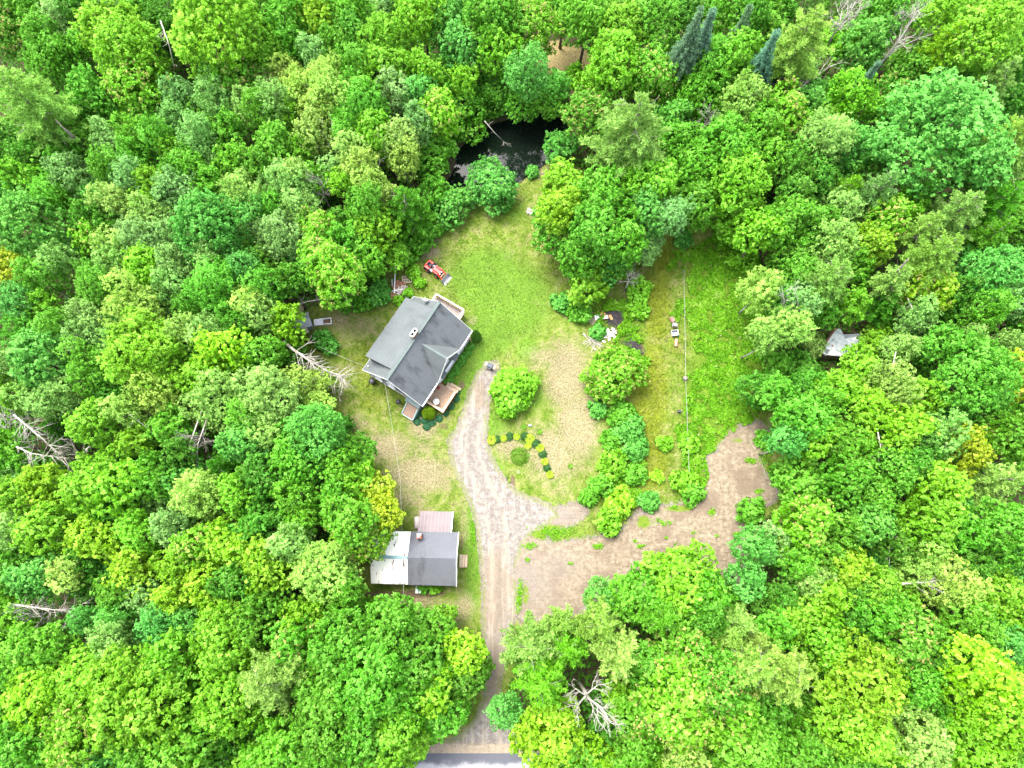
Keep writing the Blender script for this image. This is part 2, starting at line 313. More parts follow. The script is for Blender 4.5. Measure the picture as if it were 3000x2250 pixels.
def dirt_material():
    n = NT('bare_dirt', .95, .08); f1 = n.noise(.35, 6, .62, dist=.5); f2 = n.noise(2.5, 6, .72); f3 = n.noise(12, 4, .8)
    mp = n.n('Mapping'); mp.inputs['Rotation'].default_value = (0, 0, .5); mp.inputs['Scale'].default_value = (.25, 1.8, 1); n.l(n.pos(), mp.inputs[0])
    tr = n.noise(1.3, 5, .6, vec=mp.outputs[0], dist=1.2)
    c = n.ramp(f2, [(.36, (0.116, 0.092, 0.060)), (.5, (0.180, 0.146, 0.102)), (.64, (0.248, 0.210, 0.154))])
    c = n.mix(n.step(f1, .48, .62), c, n.ramp(f3, [(.3, (0.100, 0.076, 0.053)), (.7, (0.176, 0.138, 0.100))]))
    c = n.mix(n.math('MULTIPLY', n.attr('grey'), .8), c, n.ramp(f3, [(.3, (0.112, 0.090, 0.075)), (.7, (0.224, 0.196, 0.176))]))
    c = n.mix(n.math('MULTIPLY', n.step(tr, .56, .7), .7), c, (0.216, 0.180, 0.132)); c = n.mix(n.math('MULTIPLY', n.step(tr, .42, .3), .6), c, (0.100, 0.076, 0.052))
    v = n.n('TexVoronoi'); v.inputs['Scale'].default_value = 2.6; n.l(n.pos(), v.inputs['Vector'])
    c = n.mix(n.step(v.outputs['Distance'], .1, .05), c, (0.304, 0.280, 0.240))
    g = n.step(n.math('ADD', n.attr('green'), n.math('SUBTRACT', f2, .5)), .4, .6)
    c = n.mix(g, c, n.ramp(f3, [(.3, (0.064, 0.112, 0.012)), (.7, (0.144, 0.200, 0.024))]))
    n.col(c); n.bump(n.math('ADD', f2, f3), .9, .09); return n.m
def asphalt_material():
    n = NT('two_tone_asphalt', .85, .2); f1 = n.noise(.22, 5, .6); f3 = n.noise(25, 3, .9)
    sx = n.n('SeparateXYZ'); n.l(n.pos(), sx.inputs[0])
    band = n.math('MULTIPLY_ADD', sx.outputs['Y'], -.55, -.55 * 17.1 + .28)        # paler further from the verge, boundary broken up by noise
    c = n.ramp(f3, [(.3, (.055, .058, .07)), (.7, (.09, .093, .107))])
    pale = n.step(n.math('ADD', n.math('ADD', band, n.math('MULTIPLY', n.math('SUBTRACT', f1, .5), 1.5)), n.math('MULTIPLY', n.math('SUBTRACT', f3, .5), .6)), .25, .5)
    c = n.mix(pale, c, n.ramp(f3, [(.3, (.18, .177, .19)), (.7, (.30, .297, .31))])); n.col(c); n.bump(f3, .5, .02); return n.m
def sand_material():
    n = NT('sandy_verge', .95, .1); f = n.noise(3, 6, .7); n.col(n.ramp(f, [(.3, (.15, .12, .085)), (.7, (.27, .225, .17))])); n.bump(f, .6, .05); return n.m
# terrain sheet reaching well past the frame
xs = np.concatenate([np.arange(-400, -110, 15.), np.arange(-110, 110, .6), np.arange(110, 401, 15.)])
ys = np.concatenate([np.arange(-400, -40, 15.), np.arange(-40, 110, .6), np.arange(110, 500, 15.)])
GX, GY = np.meshgrid(xs, ys); nx = len(xs); ny = len(ys)
GZ = pond_dip(GX, GY)
ii, jj = np.meshgrid(np.arange(nx - 1), np.arange(ny - 1)); a0 = (jj * nx + ii).ravel()
GF = np.stack([a0, a0 + 1, a0 + nx + 1, a0 + nx], 1)
top = np.clip(polydist(wTOP, GX, GY) / 1.5 + .6, 0, 1).ravel()
tag(link('ground', npmesh('ground', np.stack([GX.ravel(), GY.ravel(), GZ.ravel()], 1), GF, {'top': ('POINT', top)}, True), ground_material()), kind='structure')
sheet('lawn', wCLEAR, .012, .24, .5, LAWN, lawn_attrs, .9, cut=lambda x, y: (polydist(wPOND, x, y) < -.45) & (y > YROAD + .2))
sheet('dirt_clearing', wDIRT, .024, .15, .55, dirt_material(), lambda x, y: dict(grey=blobs(x, y, [(1540,1700,90,90,1),(1620,1660,80,60,.7),(1600,1510,130,40,1.2)]), green=blobs(x, y, [(1620,1560,80,26,1),(1730,1572,14,10,1),(2085,1500,14,10,.8),(1875,1600,14,8,.7),(2250,1330,30,50,.7),(1885,1530,26,26,.8),(1540,1740,20,60,.6),(1990,1490,60,14,.7),(2160,1290,30,12,.6)])), .1)
sheet('driveway', wDRIVE, .036, .12, .62, gravel_material(), lambda x, y: dict(**ruts(x, y), tan=np.maximum(blobs(x, y, [(1405,1160,22,50,.9),(1455,1750,60,200,.8),(1450,1980,40,150,1),(1450,1600,60,60,.4),(1350,2190,150,20,1)]), 0)), .1, cut=lambda x, y: y > YROAD - .1)
road = MB(); road.poly([(-400, YROAD, .05), (-400, YROAD - 6.4, .05), (400, YROAD - 6.4, .05), (400, YROAD, .05)])
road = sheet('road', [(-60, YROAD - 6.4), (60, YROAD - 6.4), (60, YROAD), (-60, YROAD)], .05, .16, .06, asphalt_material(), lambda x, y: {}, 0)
sheet('sandy_verge', [(-14.5, YROAD - .35), (4.6, YROAD - .35), (5.5, YROAD + .75), (2, YROAD + .9), (-5, YROAD + .8), (-12, YROAD + .75), (-14.5, YROAD + .4)], .044, .14, .3, sand_material(), lambda x, y: {}, 0)
n = NT('pond_water', .035, .5); n.col((.004, .007, .005)); n.p.inputs['Specular IOR Level'].default_value = .3; n.bump(n.noise(1.2, 3, .5), .08, .05)
pw = MB(); P = W([(1270,620),(1260,480),(1400,330),(1600,290),(1720,330),(1690,440),(1600,520),(1480,580),(1400,640)])
pw.poly([(x, y, -.32) for x, y in P[::-1]]); tag(pw.build('pond_water', n.m), kind='structure')
# ------------------------------------------------------------------ leafy mass builders
def unit(a): return a / (np.linalg.norm(a, axis=1, keepdims=True) + 1e-9)
def leaf_arrays(C, N, size, asp=.55, rg=rng):
    """rhombus leaves: centres C, normals N, half lengths size"""
    N = unit(N); r = unit(rg.normal(size=C.shape)); U = unit(np.cross(N, r)); V = np.cross(N, U)
    s = np.asarray(size).reshape(-1, 1); U = U * s; V = V * s * asp
    k = len(C); Vt = np.stack([C + U, C + V * 1.0 - U * .15, C - U, C - V - U * .15], 1).reshape(-1, 3)
    return Vt, np.arange(4 * k).reshape(k, 4)
def leaf_mesh(name, C, N, size, tone, tip=None, asp=.55, rg=rng):
    V, F = leaf_arrays(C, N, size, asp, rg)
    return npmesh(name, V, F, {'tone': ('FACE', np.clip(tone, 0, 1)), 'tip': ('FACE', tip if tip is not None else np.zeros(len(C)))})
def rand_dirs(k, rg): return unit(rg.normal(size=(k, 3)))
def broad_crown(seed, R, zs=.78, nl=30, lr=.30, tuft=.38, leaf=.13, k=9, dens=1.0, low=-.45, lobejit=.18, flat=0.0):
    rg = np.random.default_rng(seed)
    i = np.arange(nl) + .5; ph = np.arccos(1 - (1 - low) * i / nl); th = math.pi * (1 + 5 ** .5) * i + rg.uniform(0, 6)
    D = np.stack([np.cos(th) * np.sin(ph), np.sin(th) * np.sin(ph), np.cos(ph)], 1) + rg.normal(size=(nl, 3)) * .14; D = unit(D)
    a0 = rg.uniform(0, 6.28, 3); az = np.arctan2(D[:, 1], D[:, 0])
    out = 1 + .10 * np.sin(2 * az + a0[0]) + .09 * np.sin(3 * az + a0[1]) + .07 * np.sin(5 * az + a0[2]) + rg.normal(size=nl) * lobejit * .5
    rl = R * lr * rg.uniform(.5, 1.45, nl); LC = D * np.array([1, 1, zs]) * ((R * out) - rl)[:, None]
    Cs, Ns, Ss, Ts, Tp = [], [], [], [], []
    for q in range(nl):
        nt = max(6, int(dens * 3.2 * math.pi * rl[q] ** 2 / (tuft ** 2) ))
        dd = rand_dirs(nt * 2, rg); dd = dd[(dd @ D[q] > -.15) | (dd[:, 2] > .2)][:nt]
        tc = LC[q] + dd * rl[q] * (.82 + .62 * rg.random((len(dd), 1)) ** 2.2) * np.array([1, 1, .95])
        dist = np.linalg.norm((tc[:, None] - LC[None]) , axis=2) / rl[None]; dist[:, q] = 9
        ok = dist.min(1) > .72; tc, dd = tc[ok], dd[ok]
        if not len(tc): continue
        lt = rg.normal() * .10; tt = rg.normal(size=len(tc)) * .15 + lt + .10 * (dd @ D[q])
        od = unit(dd[:, None].repeat(k, 1).reshape(-1, 3) * .55 + rand_dirs(len(tc) * k, rg) * .9 + np.array([0, 0, .25]))
        P = tc.repeat(k, 0) + od * tuft * .5 * rg.uniform(.45, 1.15, (len(od), 1)) * rg.uniform(.6, 1.5, (len(tc), 1)).repeat(k, 0)
        N = od * .55 + np.array([0, 0, .75]) + rand_dirs(len(od), rg) * .55
        Cs.append(P); Ns.append(N); Ss.append(leaf * rg.uniform(.7, 1.35, len(od)))
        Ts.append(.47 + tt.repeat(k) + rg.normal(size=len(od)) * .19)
        Tp.append(((rg.random(len(tc)) < .30).repeat(k) & (rg.random(len(od)) < .45)).astype(float))
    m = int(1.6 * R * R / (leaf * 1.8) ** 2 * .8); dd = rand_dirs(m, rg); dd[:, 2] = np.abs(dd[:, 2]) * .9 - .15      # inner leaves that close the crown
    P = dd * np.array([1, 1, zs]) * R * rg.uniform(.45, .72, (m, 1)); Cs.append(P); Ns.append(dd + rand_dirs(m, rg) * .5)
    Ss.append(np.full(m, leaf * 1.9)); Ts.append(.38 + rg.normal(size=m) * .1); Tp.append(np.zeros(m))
    return leaf_mesh('crown', np.concatenate(Cs), np.concatenate(Ns), np.concatenate(Ss), np.concatenate(Ts), np.concatenate(Tp), rg=rg)
def branch_crown(seed, R, H, whorls, nb, droop, tuft, leaf, dens=1.0, profile=None, lift=.25, asp=.30, k=7):
    """conifer: sprays of needle tufts along branches that leave the stem in whorls; origin at crown middle, H = crown height"""
    rg = np.random.default_rng(seed); Cs, Ns, Ts = [], [], []
    for w in range(whorls):
        f = (w + .3 * rg.random()) / (whorls - 1 + .3); z0 = -H / 2 + f * H; L0 = R * (profile(f) if profile else (1 - f) ** .7)
        n = max(4, int(nb * (1 - .35 * f))); a0 = rg.uniform(0, 6.28)
        for b in range(n):
            a = a0 + 6.283 * b / n + rg.normal() * .16; L = max(.35, L0 * rg.uniform(.66, 1.12)); bt = rg.normal() * .07
            st = int(dens * L / (tuft * .42)) + 2
            for q in range(st):
                t = (q + rg.random()) / st
                if t < .18 and L > 1: continue
                wd = L * .19 * math.sin(min(1, t * 1.15) * math.pi * .78 + .25)
                for s in range(max(1, int(1 + 2 * wd / tuft * 1.2 * dens))):
                    lat = rg.uniform(-1, 1) * wd; r = t * L + abs(lat) * .25 * 0
                    x = math.cos(a) * r - math.sin(a) * lat; y = math.sin(a) * r + math.cos(a) * lat
                    z = z0 + L * (lift * t - droop * t * t) + rg.normal() * .10 - abs(lat) * .18
                    Cs.append((x, y, z, a, t, bt + rg.normal() * .10))
    A = np.array(Cs); tc = A[:, :3].repeat(k, 0); n = len(tc)
    out = np.stack([np.cos(A[:, 3]), np.sin(A[:, 3]), np.full(len(A), .35)], 1).repeat(k, 0)
    od = unit(out * .6 + rand_dirs(n, rg) + np.array([0, 0, .5])); P = tc + od * tuft * .42 * rg.uniform(.5, 1.1, (n, 1))
    rr = unit(np.cross(od, rand_dirs(n, rg))); U = od * (leaf * rg.uniform(.8, 1.3, (n, 1))); Nn = unit(rr + np.array([0, 0, .8])); V = unit(np.cross(Nn, od)) * leaf * asp
    Vt = np.stack([P + U, P + V, P - U, P - V], 1).reshape(-1, 3); F = np.arange(4 * n).reshape(n, 4)
    tone = .46 + .16 * A[:, 4].repeat(k) + A[:, 5].repeat(k) + rg.normal(size=n) * .13
    return npmesh('crown', Vt, F, {'tone': ('FACE', np.clip(tone, 0, 1)), 'tip': ('FACE', np.zeros(n))})
def trunk_mesh(seed, H, r0, R, nl=7, start=.5, lean=.3, up_=.5, n=6):
    rg = random.Random(seed); m = MB(); pts = []; k = 7; lx, ly = rg.uniform(-lean, lean), rg.uniform(-lean, lean)
    for i in range(k):
        t = i / (k - 1); pts.append((lx * math.sin(t * 2.2) + rg.uniform(-.05, .05), ly * math.sin(t * 2.6) + rg.uniform(-.05, .05), -.1 + H * t))
    rad = [r0 * (1.25 if i == 0 else 1) * (1 - .82 * i / (k - 1)) for i in range(k)]; m.tube(pts, rad, n)
    for j in range(nl):
        t = start + (.95 - start) * j / max(1, nl - 1); q = t * (k - 1); i = min(k - 2, int(q)); f = q - i
        p = Vector(pts[i]).lerp(Vector(pts[i + 1]), f); a = 2.4 * j + rg.uniform(-.4, .4); L = R * (.85 - .35 * t) * rg.uniform(.8, 1.1)
        d = Vector((math.cos(a), math.sin(a), up_)); e1 = p + d * L * .5; e2 = e1 + Vector((math.cos(a + .3), math.sin(a + .3), up_ * .7)) * L * .45
        rb = rad[i] * .45; m.tube([p, e1, e2], [rb, rb * .6, rb * .2], 5)
        e3 = e1 + Vector((math.cos(a - .7), math.sin(a - .7), up_ * .8)) * L * .35; m.tube([e1, e3], [rb * .5, rb * .15], 4)
    return m.mesh('trunk', True)
def dead_mesh(seed, H, R, depth_=4, r0=.16, spread=.6, stem=.35, curve=.2, nb=(3, 4), trunk_up=1.0, lean=(0, 0)):
    """branching bare wood grown by recursion; returns one mesh"""
    rg = random.Random(seed); m = MB()
    def grow(p, d, L, r, lv):
        pts = [p]; dd = d.copy(); k = 4
        for i in range(k):
            dd = (dd + Vector((rg.uniform(-1, 1), rg.uniform(-1, 1), rg.uniform(-.6, .7))) * curve).normalized(); pts.append(pts[-1] + dd * L / k)
        m.tube(pts, [r * (1 - .55 * i / k) for i in range(k + 1)], 5 if lv > 1 else 4)
        if lv <= 0: return
        for j in range(rg.randint(*nb) + (1 if lv > 2 else 0)):
            t = rg.uniform(.3, 1) if j else 1; q = t * k; i = min(k - 1, int(q)); b = pts[i].lerp(pts[i + 1], q - i)
            a = rg.uniform(0, 6.28); s = Vector((math.cos(a), math.sin(a), rg.uniform(-.1, .5))) * spread
            grow(b, (dd + s).normalized(), L * rg.uniform(.5, .75), r * .5, lv - 1)
    S = Vector((lean[0], lean[1], trunk_up)).normalized(); top = S * H * stem
    m.tube([Vector((0, 0, 0)), top * .5, top], [r0 * 1.3, r0 * 1.15, r0], 7)
    for j in range(4):
        a = j * 1.57 + rg.uniform(-.4, .4); grow(top, Vector((math.cos(a), math.sin(a), .55 * trunk_up + .1)).normalized(), R * .62, r0 * .62, depth_ - 1)
    grow(top, S, H * (1 - stem) * .6, r0 * .8, depth_ - 1)
    return m.mesh('bare_branches', True)
# ------------------------------------------------------------------ trees: one crown and trunk mesh per kind and size, then a tree of its own for each one in the photo
VAR = {}   # kind -> list of (R, zs, crown mesh, trunk mesh, crown half height)
def add_var(kind, R, half, crown, trunk, H): VAR.setdefault(kind, []).append((R, half, crown, trunk, H))
sd_ = 100
for R, nl, lr in ((4.6, 46, .23), (4.3, 40, .25), (3.3, 30, .27), (3.1, 26, .29), (2.3, 17, .34), (2.1, 15, .36), (1.55, 11, .42)):
    sd_ += 1; tf = .40 if R > 3 else .35
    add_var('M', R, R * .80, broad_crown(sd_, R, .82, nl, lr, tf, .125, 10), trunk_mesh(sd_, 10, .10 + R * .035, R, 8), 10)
for R, nl, lr in ((2.9, 30, .30), (2.3, 24, .32), (1.9, 20, .34), (1.6, 16, .38)):
    for q in range(2):
        sd_ += 1; add_var('B', R, R * 1.25, broad_crown(sd_, R, 1.3, nl, lr, .32, .080, 11, .95, -.6), trunk_mesh(sd_, 10, .06 + R * .025, R, 9, .45, .6, .9), 10)
for R, H, wh in ((4.4, 9, 10), (3.6, 8, 9), (2.7, 6.5, 8)):
    for q in range(2):
        sd_ += 1; add_var('P', R, H / 2, branch_crown(sd_, R, H, wh, 9, .12, .42, .16, 1.15, lambda f: (1 - f) ** .62 * (.75 + .25 * min(1, f * 4)), .30, .34), trunk_mesh(sd_, 12, .08 + R * .05, R, 10, .35, .2, .3), 12)
for R, H in ((2.2, 9), (1.7, 7)):
    sd_ += 1; add_var('S', R, H / 2, branch_crown(sd_, R, H, 15, 11, .30, .30, .13, 1.2, lambda f: (1 - f) * 1.0 + .03, .12, .30), trunk_mesh(sd_, 11, .14, .8, 4, .3, .05, .1), 11)
for R in (2.6, 1.9, 1.3, .9):
    for q in range(2):
        sd_ += 1; add_var('C', R, R * .62, broad_crown(sd_, R, .66, int(12 + R * 7), .30, .34, .13, 9, 1.1, -.25), trunk_mesh(sd_, 1.6, .05, R * .7, 6, .3, .2, .6), 1.6)
for R in (3.0, 2.2):
    for q in range(2):
        sd_ += 1; add_var('D', R, R, None, dead_mesh(sd_, 10, R, 4, .13, .75, .55, .22), 10)
COLS = dict(L=(.145, .39, .009), Y=(.19, .41, .008), G=(.092, .31, .011), D=(.064, .235, .010), E=(.090, .33, .036), S=(.165, .35, .065),
            P=(.235, .41, .060), O=(.27, .40, .010), U=(.14, .28, .14), W=(.20, .46, .006))
CNAME = dict(L='lime green', Y='yellow-green', G='mid green', D='dark green', E='emerald green', S='grey-green', P='pale green', O='golden green', U='blue-green', W='bright yellow-green')
KNAME = dict(M=('maple_tree', 'maple', 'tree'), B=('birch_tree', 'birch', 'tree'), P=('pine_tree', 'pine', 'tree'), S=('spruce_tree', 'spruce', 'tree'), C=('shrub', 'shrub', 'shrub'), D=('dead_tree', 'dead tree', 'tree'))
GNAME = dict(M='broadleaf trees in the wood', B='birches in the wood', P='pines in the wood', S='spruces in the wood', C='shrubs along the clearings', D='bare dead trees in the wood')
HDEF = dict(M=lambda r: 6.5 + r * .065, B=lambda r: 8.5 + r * .045, P=lambda r: 9 + r * .075, S=lambda r: 9 + r * .09, C=lambda r: 1.6, D=lambda r: 9.5)
CROWNS = []; USED = set(); NTREE = 0
def zone(px, py):
    v = 'upper' if py < 750 else ('middle' if py < 1500 else 'lower'); h = 'left' if px < 1050 else ('centre' if px < 1950 else 'right')
    if v == 'middle' and h == 'centre': return 'by the clearing'
    return 'in the %s %s wood' % (v, h)
ONES = 'zero one two three four five six seven eight nine ten eleven twelve thirteen fourteen fifteen sixteen seventeen eighteen nineteen'.split()
TENS = 'x x twenty thirty forty fifty sixty seventy eighty ninety'.split()
def words(n):
    if n >= 100: return 'one hundred'
    return ONES[n] if n < 20 else TENS[n // 10] + ('-' + ONES[n % 10] if n % 10 else '')
def tree(px, py, r, kind, cc, h=None, label=None, extra=''):
    global NTREE
    if h is None: h = HDEF[kind](r) * random.uniform(.92, 1.08)
    zc = h * .68; Rw = r * depth(px, py, zc) / FP * (1.10 if kind in 'MB' else (1.22 if kind == 'P' else 1))
    v = min(VAR[kind], key=lambda a: abs(math.log(a[0] / Rw)) + random.random() * (.26 if kind != 'D' else .5))
    s = Rw / v[0]; half = v[1] * s
    zc = max(half * .75, h - half) if kind != 'C' else half * .62
    sz = s
    if kind in 'MB':      # deep crowns: most of the tree's height carries leaves
        st = min(1.55, max(1.0, (.30 if kind == 'M' else .34) * h / half)); sz = s * st; half *= st; zc = max(half * .7, h - half); 
    if kind == 'D': zc = h * .6
    x, y = up(px, py, zc); nm, kn, cat = KNAME[kind]; gn = GNAME[kind]
    if kind == 'M' and cc in 'GDE': nm, kn, gn = 'oak_tree', 'oak', 'dark leafed oaks in the wood'
    if 'y' in extra and kind == 'M': nm, kn, gn = 'young_tree', 'young tree', 'young trees under the taller ones'
    if label is None:
        size = 'small' if r < 38 else ('broad' if r > 72 else ('tall' if h > 11.5 else 'medium'))
        pX, pY = round(px / 30), round(py / 22.5); pX = min(100, max(0, pX)); pY = min(100, max(0, pY))
        while (kind, pX, pY) in USED: pX += 1
        USED.add((kind, pX, pY)); colr = '' if kind == 'D' else CNAME[cc] + ' '
        if 'b' in extra: colr = 'pink-tipped ' + colr
        if kind == 'D': colr = 'bare grey '
        label = '%s %s%s %s, %s percent across, %s down' % (size, colr, kn, zone(px, py), words(pX), words(pY))
    e = empty(nm, (x, y, 0), random.uniform(0, 6.28), label, cat, gn)
    if v[2]:
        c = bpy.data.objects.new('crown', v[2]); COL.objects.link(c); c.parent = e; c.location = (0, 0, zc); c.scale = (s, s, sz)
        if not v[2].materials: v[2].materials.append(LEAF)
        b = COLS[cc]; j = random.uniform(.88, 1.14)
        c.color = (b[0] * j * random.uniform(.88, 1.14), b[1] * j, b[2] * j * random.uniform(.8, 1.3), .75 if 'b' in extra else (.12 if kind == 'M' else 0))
    t = bpy.data.objects.new('trunk', v[3]); COL.objects.link(t); t.parent = e
    hh = (zc + half * (.55 if kind in 'MB' else .9)) if kind not in 'DC' else (h if kind == 'D' else zc * 1.6)
    t.scale = (s, s, hh / v[4]) if kind != 'D' else (s, s, s)
    if kind == 'D': t.location = (0, 0, max(0, (h - 10 * s) * .5)); t.name = 'bare_branches'
    if not v[3].materials: v[3].materials.append({'M': BARK, 'B': BIRCHB, 'P': GREYB, 'S': BARK, 'C': BARK, 'D': DEADB}[kind])
    if kind == 'D': t.scale = (s, s, h / 10)
    if kind == 'D': t.location = (0, 0, 0)
    CROWNS.append((px, py, r)); NTREE += 1
    return e
